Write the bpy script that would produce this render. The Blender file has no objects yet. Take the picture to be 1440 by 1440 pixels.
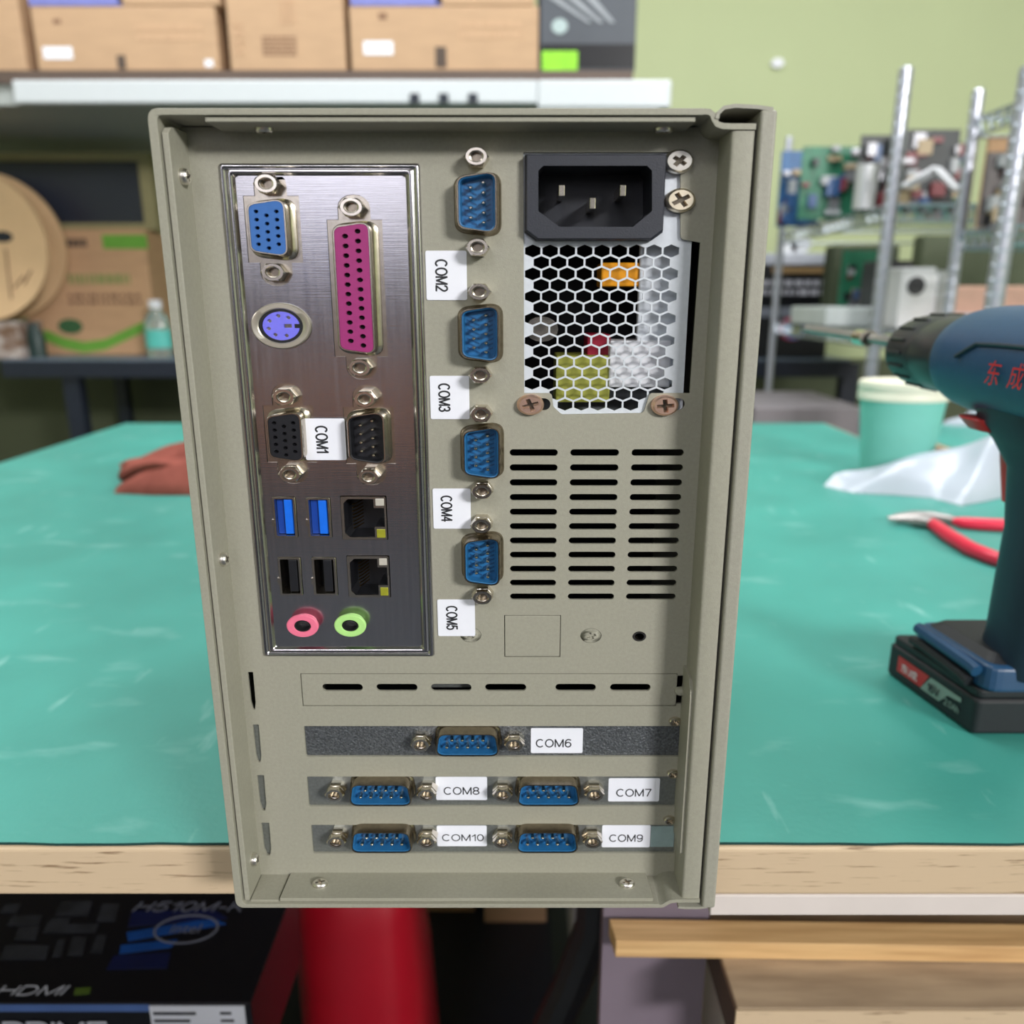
import bpy, bmesh, math, random
from mathutils import Vector, Matrix
from mathutils.geometry import tessellate_polygon
random.seed(7)
C = bpy.context.scene.collection
PI = math.pi
# ------------------------------------------------------------------ view set-up
FPX, PPX, TH = 1106.0, 727.0, math.radians(15.18)
CAMZ, CAMY = 0.9636, -0.2525           # lens stands 25 cm in front of the case back
WIDE = 4.0/3.0                          # things in this place are a third wider than tall stock parts

def _ray(px, py):
    t = math.tan(TH + math.atan((py-720.0)/FPX))
    return (px-PPX)/FPX*(math.cos(TH)+t*math.sin(TH)), t
def P(px, py, y=0.0):                   # point (x, z) in mm on the plane y mm behind the case back
    a, t = _ray(px, py); d = 252.5+y
    return a*d, -d*t
def W(px, py, d):                       # point (X, Z) in metres on the upright plane d metres from the lens
    a, t = _ray(px, py)
    return a*d, CAMZ-d*t
def G(px, py, z):                       # point (X, Y) in metres on the level plane at height z
    a, t = _ray(px, py); d = (CAMZ-z)/t
    return a*d, d+CAMY
def lin(c):
    c /= 255.0
    return c/12.92 if c <= 0.04045 else ((c+0.055)/1.055)**2.4
# ------------------------------------------------------------------ materials
MATS = {}
def M(name, rgb, rough=0.5, metal=0.0, var=0.0, scale=(40,40,40), bump=0.0, bscale=None, rgb2=None, spec=0.5,
      trans=0.0, alpha=1.0, coat=0.0, detail=3.0, scuff=None, emit=None, contrast=None, rvar=0.0):
    if name in MATS: return MATS[name]
    m = bpy.data.materials.new(name); m.use_nodes = True
    nt = m.node_tree; N = nt.nodes; L = nt.links
    b = N['Principled BSDF']
    c1 = tuple(lin(v) for v in rgb)
    b.inputs['Roughness'].default_value = rough
    b.inputs['Metallic'].default_value = metal
    b.inputs['Specular IOR Level'].default_value = spec
    b.inputs['Transmission Weight'].default_value = trans
    b.inputs['Alpha'].default_value = alpha
    b.inputs['Coat Weight'].default_value = coat
    if emit:
        b.inputs['Emission Color'].default_value = (*[lin(v) for v in emit[0]],1); b.inputs['Emission Strength'].default_value = emit[1]
    tc = N.new('ShaderNodeTexCoord')
    def noise(sc):
        mp = N.new('ShaderNodeMapping'); mp.inputs['Scale'].default_value = sc
        L.new(tc.outputs['Object'], mp.inputs['Vector'])
        n = N.new('ShaderNodeTexNoise'); n.inputs['Scale'].default_value = 1.0; n.inputs['Detail'].default_value = detail
        L.new(mp.outputs['Vector'], n.inputs['Vector']); return n
    n = noise(scale)
    r = N.new('ShaderNodeValToRGB')
    lo, hi = contrast or (0.3, 0.7)
    r.color_ramp.elements[0].position = lo; r.color_ramp.elements[1].position = hi
    if rgb2: c2 = tuple(lin(v) for v in rgb2); ca = c1
    else:
        ca = tuple(max(0,v*(1-var)) for v in c1); c2 = tuple(min(1,v*(1+var)) for v in c1)
    r.color_ramp.elements[0].color = (*ca,1); r.color_ramp.elements[1].color = (*c2,1)
    L.new(n.outputs['Fac'], r.inputs['Fac']); L.new(r.outputs['Color'], b.inputs['Base Color'])
    if scuff:   # pale worn streaks and smears lying on the surface
        for sc_, lo_, hi_ in ((scuff[1],0.60,0.84),(scuff[2],0.655,0.76)):
            ns = noise(sc_); rs = N.new('ShaderNodeMapRange'); rs.inputs['From Min'].default_value = lo_; rs.inputs['From Max'].default_value = hi_; rs.inputs['To Max'].default_value = 0.55
            L.new(ns.outputs['Fac'], rs.inputs['Value'])
            mxn = N.new('ShaderNodeMix'); mxn.data_type = 'RGBA'
            L.new(rs.outputs['Result'], mxn.inputs['Factor']); src = b.inputs['Base Color'].links[0].from_socket
            L.new(src, mxn.inputs['A']); mxn.inputs['B'].default_value = (*[lin(v) for v in scuff[0]],1)
            L.new(mxn.outputs['Result'], b.inputs['Base Color'])
    if rvar:
        mr = N.new('ShaderNodeMapRange'); mr.inputs['To Min'].default_value = rough-rvar; mr.inputs['To Max'].default_value = rough+rvar
        L.new(n.outputs['Fac'], mr.inputs['Value']); L.new(mr.outputs['Result'], b.inputs['Roughness'])
    if bump:
        nb = noise(bscale or scale)
        bp = N.new('ShaderNodeBump'); bp.inputs['Strength'].default_value = bump; bp.inputs['Distance'].default_value = 0.001
        L.new(nb.outputs['Fac'], bp.inputs['Height']); L.new(bp.outputs['Normal'], b.inputs['Normal'])
    MATS[name] = m; return m
# ------------------------------------------------------------------ mesh builder
ORG = {}
def circle(r, n=24, rx=None, a0=0.0):
    rx = rx or r
    return [(rx*math.cos(a0+2*PI*i/n), r*math.sin(a0+2*PI*i/n)) for i in range(n)]
def rrect(x0, x1, z0, z1, r, n=4):
    r = min(r, (x1-x0)/2-1e-6, (z1-z0)/2-1e-6); pts = []
    for cx, cz, a in ((x1-r,z1-r,0),(x0+r,z1-r,PI/2),(x0+r,z0+r,PI),(x1-r,z0+r,1.5*PI)):
        for i in range(n+1):
            t = a+PI/2*i/n; pts.append((cx+r*math.cos(t), cz+r*math.sin(t)))
    return pts
def roundpoly(pts, r, n=4):
    out = []; k = len(pts)
    for i in range(k):
        p, a, b = Vector(pts[i]), Vector(pts[i-1]), Vector(pts[(i+1)%k])
        rr = r[i] if isinstance(r, (list,tuple)) else r
        u, v = (a-p).normalized(), (b-p).normalized()
        if rr <= 0: out.append(tuple(p)); continue
        th = u.angle(v); d = min(rr/math.tan(th/2), (a-p).length*0.49, (b-p).length*0.49)
        s, e = p+u*d, p+v*d
        for j in range(n+1):
            t = j/n; q = s*(1-t)**2 + p*2*t*(1-t) + e*t*t; out.append((q.x, q.y))
    return out
def ccw(p):
    a = sum(p[i-1][0]*p[i][1]-p[i][0]*p[i-1][1] for i in range(len(p)))
    return list(p) if a > 0 else list(reversed(p))
class MB:
    def __init__(s, k=1.0, off=(0,0,0)):
        s.v = []; s.f = []; s.mi = []; s.k = k; s.off = off; s.mat = 0
    def add(s, vs, fs):
        b = len(s.v); k = s.k; o = s.off
        s.v += [(v[0]*k+o[0], v[1]*k+o[1], v[2]*k+o[2]) for v in vs]
        for f in fs: s.f.append(tuple(i+b for i in f)); s.mi.append(s.mat)
        return s
    def box(s, x0, x1, y0, y1, z0, z1):
        v = [(x,y,z) for x in (x0,x1) for y in (y0,y1) for z in (z0,z1)]
        return s.add(v, [(0,1,3,2),(4,6,7,5),(0,4,5,1),(2,3,7,6),(0,2,6,4),(1,5,7,3)])
    def plate(s, outer, y0, y1, holes=(), back=True, f=None):
        """polygon in (x,z) with holes, from y0 (front) to y1"""
        f = f or (lambda a, y, b: (a, y, b))
        loops = [ccw(outer)]+[ccw(h) for h in holes]
        tris = tessellate_polygon([[Vector((p[0],p[1],0)) for p in l] for l in loops])
        flat = [p for l in loops for p in l]; n = len(flat)
        vs = [f(p[0],y0,p[1]) for p in flat]+[f(p[0],y1,p[1]) for p in flat]; fs = []
        for t in tris:
            a, b, c = [flat[i] for i in t]
            cr = (b[0]-a[0])*(c[1]-a[1])-(b[1]-a[1])*(c[0]-a[0])
            t = tuple(t) if cr > 0 else tuple(reversed(t))
            fs.append(t)
            if back: fs.append(tuple(i+n for i in reversed(t)))
        k = 0
        for li, l in enumerate(loops):
            m = len(l)
            for i in range(m):
                a, b = k+i, k+(i+1)%m
                fs.append((b,a,a+n,b+n) if li == 0 else (a,b,b+n,a+n))
            k += m
        return s.add(vs, fs)
    def loft(s, rings, cap0=False, cap1=False, closed=True):
        n = len(rings[0]); vs = [p for r in rings for p in r]; fs = []
        for i in range(len(rings)-1):
            for j in range(n if closed else n-1):
                a, b = i*n+j, i*n+(j+1)%n
                fs.append((a,b,b+n,a+n))
        if cap0: fs.append(tuple(reversed(range(n))))
        if cap1: fs.append(tuple(range((len(rings)-1)*n, len(rings)*n)))
        return s.add(vs, fs)
    def tube(s, path, r, n=8, sx=1.0):
        pts = [Vector(p) for p in path]; rings = []
        for i, p in enumerate(pts):
            d = (pts[min(i+1,len(pts)-1)]-pts[max(i-1,0)]).normalized()
            up = Vector((0,0,1)) if abs(d.z) < 0.9 else Vector((1,0,0))
            a = d.cross(up).normalized(); b = a.cross(d)
            rr = r[i] if isinstance(r,(list,tuple)) else r
            rings.append([tuple(p+a*(rr*math.cos(2*PI*k/n))+b*(rr*math.sin(2*PI*k/n))) for k in range(n)])
        return s.loft(rings, True, True)
    def build(s, name, mats, parent=None, smooth=False, bevel=0.0, seg=2, label=None, origin=None, angle=35):
        me = bpy.data.meshes.new(name)
        if parent is not None: o0 = ORG[parent.name]
        elif origin is not None: o0 = origin
        else:
            xs = [[v[i] for v in s.v] for i in range(3)]
            o0 = ((min(xs[0])+max(xs[0]))/2, (min(xs[1])+max(xs[1]))/2, min(xs[2]))
        me.from_pydata([(v[0]-o0[0], v[1]-o0[1], v[2]-o0[2]) for v in s.v], [], s.f)
        for m in (mats if isinstance(mats,(list,tuple)) else [mats]): me.materials.append(m)
        me.polygons.foreach_set('material_index', s.mi)
        bm = bmesh.new(); bm.from_mesh(me); bmesh.ops.remove_doubles(bm, verts=bm.verts, dist=1e-7)
        bmesh.ops.recalc_face_normals(bm, faces=bm.faces); bm.to_mesh(me); bm.free()
        if smooth:
            me.polygons.foreach_set('use_smooth', [True]*len(me.polygons)); me.set_sharp_from_angle(angle=math.radians(angle))
        me.update()
        o = bpy.data.objects.new(name, me); C.objects.link(o); ORG[o.name] = o0
        if parent is not None: o.parent = parent
        else: o.location = o0
        if bevel:
            b = o.modifiers.new('bevel','BEVEL'); b.width = bevel; b.segments = seg; b.limit_method = 'ANGLE'; b.angle_limit = math.radians(40)
            b.harden_normals = False
        if label: o['label'] = label
        return o
def tag(o, label, cat, group=None):
    o['label'] = label; o['category'] = cat
    if group: o['group'] = group
    return o
def thing(name, loc, label, cat, group=None):
    o = bpy.data.objects.new(name, None); C.objects.link(o); o.location = loc; o.empty_display_size = 0.02
    ORG[o.name] = tuple(loc); return tag(o, label, cat, group)
def struct(o): o['kind'] = 'structure'; return o
def copyinto(src, parent, delta, name=None):
    o = src.copy(); C.objects.link(o); o.parent = parent
    o.location = Vector(src.location)+Vector(delta); ORG[o.name] = ORG[src.name]; return o
# stroke lettering: plain sans characters drawn as bars and arcs of one thickness (unit em: 0..w wide, 0..1 high)
def _arc(cx,cy,rx,ry,a0,a1,n=14): return [(cx+rx*math.cos(math.radians(a0+(a1-a0)*i/n)), cy+ry*math.sin(math.radians(a0+(a1-a0)*i/n))) for i in range(n+1)]
GL = {
'C':(0.72,[_arc(0.38,0.5,0.38,0.5,48,312,18)]), 'O':(0.78,[_arc(0.39,0.5,0.39,0.5,0,360,26)]),
'M':(0.80,[[(0,0),(0,1),(0.4,0.04),(0.8,1),(0.8,0)]]), 'H':(0.68,[[(0,0),(0,1)],[(0.68,0),(0.68,1)],[(0,0.52),(0.68,0.52)]]),
'D':(0.68,[[(0,0),(0,1),(0.3,1)]+_arc(0.3,0.5,0.38,0.5,90,-90,14)+[(0,0)]]), 'I':(0.0,[[(0,0),(0,1)]]), 'P':(0.6,[[(0,0),(0,1),(0.35,1)]+_arc(0.35,0.74,0.25,0.26,90,-90,10)+[(0,0.48)]]),
'R':(0.64,[[(0,0),(0,1),(0.36,1)]+_arc(0.36,0.74,0.25,0.26,90,-90,10)+[(0,0.48)],[(0.36,0.48),(0.64,0)]]), 'E':(0.58,[[(0.58,1),(0,1),(0,0),(0.58,0)],[(0,0.52),(0.54,0.52)]]),
'K':(0.62,[[(0,0),(0,1)],[(0.6,1),(0,0.38)],[(0.2,0.58),(0.62,0)]]), '-':(0.3,[[(0,0.38),(0.3,0.38)]]), 'V':(0.66,[[(0,1),(0.33,0),(0.66,1)]]), 'A':(0.68,[[(0,0),(0.34,1),(0.68,0)],[(0.12,0.34),(0.56,0.34)]]),
'h':(0.48,[[(0,0),(0,1)],[(0,0.45)]+_arc(0.24,0.42,0.24,0.26,150,0,10)+[(0.48,0)]]), '.':(0.02,[[(0,0),(0.02,0.02)]]),
'1':(0.30,[[(0,0.72),(0.16,0.82),(0.30,1),(0.30,0)]]), '2':(0.58,[_arc(0.29,0.73,0.29,0.27,170,-40,14)+[(0,0),(0.58,0)]]),
'3':(0.58,[_arc(0.28,0.75,0.26,0.25,160,-90,14),_arc(0.28,0.26,0.30,0.26,85,-160,14)]), '4':(0.6,[[(0.44,0),(0.44,1),(0,0.3),(0.6,0.3)]]),
'5':(0.58,[[(0.54,1),(0.12,1),(0.05,0.5)]+_arc(0.28,0.32,0.30,0.32,130,-160,16)]), '6':(0.58,[_arc(0.34,0.6,0.32,0.4,50,180,10)+_arc(0.29,0.31,0.28,0.31,180,-180,20)]),
'7':(0.58,[[(0,1),(0.58,1),(0.36,0.5),(0.22,0)]]), '8':(0.58,[_arc(0.29,0.76,0.25,0.24,-90,270,18),_arc(0.29,0.26,0.29,0.26,90,450,18)]),
'9':(0.58,[_arc(0.29,0.69,0.28,0.31,0,360,20),_arc(0.26,0.4,0.31,0.4,20,-130,10)]), '0':(0.58,[_arc(0.29,0.5,0.29,0.5,0,360,24)]),
}
def strokes(s, c, right, up, w, h, mat, parent, thick=0.115, shear=0.0, name='lettering'):
    x = 0.0; runs = []
    for ch in s:
        gw, st = GL[ch]; runs += [[(x+a, b) for a,b in p] for p in st]; x += gw+0.22
    x -= 0.22; R, U, c = Vector(right).normalized(), Vector(up).normalized(), Vector(c); mb = MB(); t = thick*h/2; kx = (w-2*t)/x; ky = h-2*t
    N = R.cross(U)
    for k,p in enumerate(runs):
        q = [Vector((a*kx-(w-2*t)/2+shear*(b-0.5)*h, (b-0.5)*ky)) for a,b in p]
        q = [v for i,v in enumerate(q) if i == 0 or (v-q[i-1]).length > 1e-9]
        for i in range(len(q)-1):
            d = (q[i+1]-q[i]).normalized(); n = Vector((-d.y,d.x))*t; e = d*t*0.55
            pts = [q[i]-e+n, q[i]-e-n, q[i+1]+e-n, q[i+1]+e+n]
            lift = N*(2e-6*((k*7+i)%9))
            mb.add([tuple(c+R*v.x+U*v.y+lift) for v in pts],[(0,1,2,3)])
    return mb.build(name, mat, parent)
def text(s, c, right, up, w, h, mat, parent, name='lettering', keep=False, shear=0.0, top=False, label=None):
    cu = bpy.data.curves.new('t','FONT'); cu.body = s; cu.size = 1; cu.shear = shear; cu.resolution_u = 3
    o = bpy.data.objects.new('t', cu); C.objects.link(o)
    dg = bpy.context.evaluated_depsgraph_get(); me = bpy.data.meshes.new_from_object(o.evaluated_get(dg))
    bpy.data.objects.remove(o); bpy.data.curves.remove(cu)
    vs = [v.co.copy() for v in me.vertices]; fs = [tuple(p.vertices) for p in me.polygons]; bpy.data.meshes.remove(me)
    if not vs: return None
    x0, x1 = min(v.x for v in vs), max(v.x for v in vs); y0, y1 = min(v.y for v in vs), max(v.y for v in vs)
    R, U, c = Vector(right).normalized(), Vector(up).normalized(), Vector(c)
    mb = MB(); mb.add([tuple(c+R*(((v.x-x0)/(x1-x0)-0.5)*w)+U*(((v.y-y0)/(y1-y0)-0.5)*h)) for v in vs], fs)
    if top: return mb.build(name, mat, label=label)
    return mb.build(name, mat, parent, label=label)
# ------------------------------------------------------------------ palette
BEIGE = M('beige powder coat', (156,154,140), 0.55, var=0.05, scale=(900,900,900), bump=0.12, bscale=(2500,2500,2500))
BEIGE2 = M('beige powder coat cover', (158,156,144), 0.5, var=0.05, scale=(900,900,900), bump=0.12, bscale=(2500,2500,2500))
STEEL = M('stainless shield', (186,184,186), 0.20, 1.0, var=0.05, scale=(900,900,30), rvar=0.05, bump=0.03, bscale=(60,60,4000))
SCREWM = M('bright zinc screw', (232,228,220), 0.30, 1.0, var=0.04, scale=(600,600,600))
CHROME = M('nickel plated metal', (216,208,194), 0.22, 1.0, var=0.06, scale=(600,600,600))
TINM = M('tin plated shell', (190,182,168), 0.24, 1.0, var=0.1, scale=(500,500,500))
SHELLD = M('dull nickel shell', (150,140,125), 0.27, 1.0, var=0.15, scale=(500,500,500))
COPPER = M('copper toned screw', (244,204,182), 0.36, 1.0, var=0.05, scale=(600,600,600))
BRASSY = M('pale brass screw', (240,228,204), 0.34, 1.0, var=0.05, scale=(600,600,600))
GOLD = M('gold contact', (205,165,90), 0.25, 1.0, var=0.05)
ZINC = M('zinc bracket', (146,150,148), 0.42, 0.75, var=0.12, scale=(900,900,900))
ZINCD = M('textured zinc bracket', (112,116,120), 0.38, 0.7, var=0.35, scale=(1500,1500,1500), bump=0.5, bscale=(1400,1400,1400))
PSUM = M('pale galvanised steel', (214,220,228), 0.4, 0.1, var=0.03, scale=(700,700,700))
BLUESH = M('blue pin shadow', (26,78,124), 0.34, var=0.05)
BLUEP = M('blue connector plastic', (38,104,156), 0.32, var=0.08, scale=(500,500,500))
VGAB = M('vga blue plastic', (56,108,180), 0.4, var=0.04, scale=(500,500,500))
MAG = M('magenta connector plastic', (156,46,114), 0.42, var=0.05, scale=(500,500,500))
BLK = M('black connector plastic', (26,27,32), 0.4, var=0.1, scale=(500,500,500))
BLKI = M('black inlet plastic', (42,45,55), 0.5, var=0.06, scale=(800,800,800), bump=0.1, bscale=(2000,2000,2000))
BLKID = M('black inlet socket', (22,26,36), 0.45, var=0.06, scale=(800,800,800))
HOLE = M('dark hole', (6,7,9), 0.8, var=0.05)
PURP = M('violet keyboard plastic', (122,120,240), 0.4, var=0.04, scale=(500,500,500))
USB3 = M('bright blue tongue', (20,110,235), 0.35, var=0.04, scale=(500,500,500))
USB3D = M('blue inner plastic', (12,60,150), 0.4, var=0.06, scale=(500,500,500))
PINK = M('pink jack plastic', (240,120,150), 0.4, var=0.03, scale=(500,500,500))
LIME = M('green jack plastic', (180,232,140), 0.4, var=0.03, scale=(500,500,500))
LEDC = M('clear indicator window', (190,185,175), 0.25, var=0.05, scale=(900,900,900))
LEDY = M('olive indicator window', (150,150,45), 0.25, var=0.08, scale=(900,900,900))
PAPER = M('white sticker paper', (240,242,252), 0.5, var=0.01, scale=(300,300,300))
INK = M('black label ink', (35,36,42), 0.6, var=0.05)
ORANGE = M('orange transformer tape', (240,160,24), 0.35, var=0.05, scale=(200,200,200))
OLIVE = M('olive transformer tape', (158,160,70), 0.4, var=0.06, scale=(200,200,200))
REDD = M('dark red wire', (150,20,50), 0.4, var=0.06)
WHITEB = M('white component plastic', (225,226,232), 0.4, var=0.03)
# ================================================================== THE COMPUTER (mm on the case back, y away from the lens)
def F(): return MB(0.001, (0,0,CAMZ))
ROOT = thing('industrial_computer', (0, 0.12, 0.75), 'beige industrial computer standing on the green mat with its port side facing out', 'computer')
XL, XR, ZT, ZB, YR, YB = -102.0, 71.8, 50.6, -213.55, -14.5, 260.0

# ---- holes in the back sheet
def stad(x0, x1, z0, z1, n=6): return rrect(x0, x1, z0, z1, abs(z1-z0)/2-0.01, n)
xa0, zt_ = P(307,230); xa1, zb_ = P(372,922); xb0, _ = P(590,228); xb1, _ = P(611,921)
SX0, SX1 = (xa0+xa1)/2, (xb0+xb1)/2; SZ1, SZ0 = zt_, zb_
holes = [rrect(SX0+1.5, SX1-1.5, SZ0+1.5, SZ1-1.5, 1)]
def mz(p): return 140+p/2.824
def mx(p): return 600+p/2.824
cut = [(736,214),(957,214),(957,336),(985,341),(970,553),(914,553),(905,581),(790,583),(778,572),(776,553),(737,553)]
cutp = [P(a,b) for a,b in cut]
cutr = roundpoly(cutp, [0.3,0.3,1.5,0.3,0.3,1.2,1.6,1.6,1.6,1.2,0.3], 4)
holes.append(cutr)
zs = [P(727,636.5)[1], P(727,839)[1]]
cols = [((717,785),(717,781)), ((802.5,871),(798,863)), ((888.6,962),(880,950))]
for (a0,a1),(b0,b1) in cols:
    x0 = (P(a0,636.5)[0]+P(b0,839)[0])/2; x1 = (P(a1,636.5)[0]+P(b1,839)[0])/2
    for i in range(11):
        z = zs[0]+(zs[1]-zs[0])*i/10
        holes.append(stad(x0, x1, z-1.12, z+1.12))
hx, hz = P(899,895); holes.append(circle(1.9, 16, 2.4)); holes[-1] = [(hx+a, hz+b) for a,b in holes[-1]]
for px,py in ((662,893),(831,894)):
    x,z = P(px,py); holes.append([(x+a,z+b) for a,b in circle(2.75,32,2.75*WIDE)])
for a,b in ((745,774),(936,963)):
    x0,z = P(a,568.5); x1,_ = P(b,568.5); holes.append(stad(x0,x1,z-1.9,z+1.9))
kx0, kz1 = P(709,865); kx1, kz0 = P(788,924); holes.append([(kx0,kz0),(kx1,kz0),(kx1,kz1),(kx0,kz1)])
cx0, cz1 = P(422,947); cx1, cz0 = P(950,993); holes.append([(cx0,cz0),(cx1,cz0),(cx1,cz1),(cx0,cz1)])
slots = []
for (a,b,c,d) in ((427,1021,956,1064),(431,1092,949,1134),(437,1160,948,1200)):
    x0, z1 = P(a,b); x1, z0 = P(c,d); x0 = P((427+437)/2,1110)[0] if False else x0
    slots.append((x0,x1,z0,z1)); holes.append(rrect(x0,x1,z0,z1,0.5,2))
for (a,b,c,d) in ((348,945,361,998),(355,1019,369,1072),(361,1090,376,1140),(367,1157,383,1203)):
    x0, z1 = P(a,b); x1, z0 = P(c,d); xm = (x1-x0)
    holes.append(roundpoly([(x0,z1),(x1,z1),(x1-xm*0.05,z0+3),(x1-xm*0.3,z0),(x0+xm*0.3,z0),(x0+xm*0.05,z0+3)], 0.3, 2))
x0, z1 = P(951.5,950); x1, z0 = P(960,990); holes.append([(x0,z0),(x1,z0),(x1,z1),(x0,z1)])
face_out = [(XL+2.7, ZB+1.6), (59.6, ZB+1.6), (59.6, ZT-2.0), (XL+2.7, ZT-2.0)]
F().plate(face_out, 0, 1.0, holes).build('back_panel', BEIGE, ROOT)

# ---- outer skin, inner lips, side cover
def skin():
    o = roundpoly([(51.5,ZT),(XL,ZT),(XL,ZB),(51.5,ZB)], [0,3.2,3.2,0], 5)
    i = roundpoly([(51.5,ZT-1.7),(XL+2.5,ZT-1.7),(XL+2.5,ZB+1.5),(51.5,ZB+1.5)], [0,1.8,1.8,0], 5)
    return o+list(reversed(i))
F().plate(skin(), YR, YB).build('outer_shell', BEIGE, ROOT, bevel=0.0004, smooth=True)
# s-bends where the top and bottom sheets duck under the cover
def ribbon(pts, t, y0, y1):
    mb = F(); up = []; dn = []
    for i, p in enumerate(pts):
        a = Vector(pts[max(i-1,0)]); b = Vector(pts[min(i+1,len(pts)-1)]); d = (b-a).normalized(); n = Vector((-d.y,d.x))
        up.append(tuple(Vector(p)+n*t/2)); dn.append(tuple(Vector(p)-n*t/2))
    return mb.plate(up+list(reversed(dn)), y0, y1)
ribbon([(51.5,ZT-0.8),(53,ZT-0.9),(54.0,ZT-1.6),(54.6,ZT-2.9),(55.4,ZT-4.0),(57,ZT-4.5),(60,ZT-4.6),(66.2,ZT-4.6)], 1.5, YR, 120).build('top_bend', BEIGE, ROOT, smooth=True)
ribbon([(51.5,ZB+0.7),(53,ZB+0.9),(54.3,ZB+1.9),(55.6,ZB+2.7),(57.5,ZB+3.0),(66.2,ZB+3.0)], 1.4, YR, 120).build('bottom_bend', BEIGE, ROOT, smooth=True)
# ceiling, floor and left lips inside the rim
lip = F(); lip.box(-86.6, 49.5, YR+1.0, 0.5, ZT-3.3, ZT-1.9); lip.build('top_lip', BEIGE, ROOT, bevel=0.0003)
lip = F(); lip.plate([(-86.4,-13.2),(49.6,-13.2),(48.9,0.5),(-86.0,0.5)], ZB+1.7, ZB+3.1, f=lambda a,y,b:(a,b,y)); lip.build('bottom_lip', BEIGE, ROOT, bevel=0.0003)
lip = F(); lip.plate([(YR+1.2, ZT-6.0),(YR+3.2,ZT-4.3),(YR+6,ZT-3.6),(0.5,ZT-3.4),(0.5,ZB+2.0),(YR+1.2,ZB+2.2)], XL+2.9, XL+4.8, f=lambda a,y,b:(y,a,b)); lip.build('left_lip', BEIGE, ROOT, bevel=0.0003)
# small left corner tab of the floor
F().plate([(-97,-13.0),(-86.9,-13.0),(-86.6,0.4),(-97,0.4)], ZB+1.5, ZB+2.3, f=lambda a,y,b:(a,b,y)).build('corner_tab', BEIGE, ROOT)
# right post: flange facing out with a return to the back sheet
post = F()
post.plate(roundpoly([(0.6,59.6),(YR+0.6,59.6),(YR+0.6,66.3),(30,66.3),(30,65),(YR+2.0,65),(YR+2.0,61.0),(0.6,61.0)], [0,1.2,1.0,0,0,0.3,0.3,0],3), ZB+3.6, ZT-5.4, f=lambda a,y,b:(b,a,y))
post.build('right_post', BEIGE, ROOT, smooth=True)
F().box(48.5, 59.8, -0.4, 0.0, ZB+2.0, ZT-2.2).build('side_seam', BEIGE, ROOT) if False else None
# side cover: edge facing out, top and bottom returns
cov = F()
cov.box(67.05, XR, YR-0.6, YB, ZB+0.2, ZT-0.4)
cov.build('side_cover', BEIGE2, ROOT, bevel=0.0009, seg=3)
ribbon([(55.2,ZT-2.7),(55.5,ZT-1.2),(57,ZT+0.1),(60,ZT+0.55),(66,ZT+0.25),(70.5,ZT-0.3)], 1.0, YR-0.3, YB).build('cover_fold', BEIGE2, ROOT, smooth=True)
ribbon([(58.5,ZB+0.5),(61,ZB+0.2),(66,ZB+0.2),(69,ZB+0.6)], 0.9, YR-0.3, YB).build('cover_fold', BEIGE2, ROOT, smooth=True)
# far end, and a black sheet painting the shade inside the case
F().box(XL+2.6, 67.4, YB-2, YB-1, ZB+1.6, ZT-1.8).build('front_panel', BEIGE, ROOT)
F().box(XL+2.6, 67.0, 118, 119, ZB+1.6, ZT-1.8).build('dark_backing', HOLE, ROOT)
# vertical guard strip beside the card slots
gx0 = P(958,1000)[0]
zt1 = P(958,935)[1]; zb1 = P(952,1200,-12)[1]
F().plate(roundpoly([(0,zt1),(-9,zt1-0.6),(-12.3,zt1-4),(-12.3,zb1),(0,zb1)], [0,3,2,0.6,0],3), gx0-0.2, gx0+1.9, f=lambda a,y,b:(y,a,b)).build('guard_strip', BEIGE, ROOT, bevel=0.0003)
# knock-out square and slotted cover strip
F().box(kx0+0.25, kx1-0.25, 0.05, 0.9, kz0+0.25, kz1-0.25).build('knockout_plate', BEIGE, ROOT, bevel=0.00015)
sl = []
for a,b in ((453,510),(529,587),(606,663),(682,740),(781,838),(858,915)):
    x0,z = P(a,967); x1,_ = P(b,967); sl.append(stad(x0,x1,z-1.4,z+1.4))
F().plate([(cx0+0.3,cz0+0.3),(cx1-0.2,cz0+0.3),(cx1-0.2,cz1-0.3),(cx0+0.3,cz1-0.3)], 0.15, 1.1, sl).build('slot_cover', BEIGE, ROOT)
x0,z = P(600,967); x1,_ = P(670,967)
F().box(x0,x1, 6,7, z-3, z+3).build('inner_bracket', ZINC, ROOT)
# tongues of the brackets seen through the side slots
for (a,b,c,d) in ((355,1022,368,1072),(361,1093,375,1140),(367,1160,382,1203)):
    x0,z1 = P(a,b); x1,z0 = P(c,d); F().box(x0-0.5,x1+0.4,1.2,1.9,z0,z1).build('bracket_tongue', ZINC, ROOT)

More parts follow.
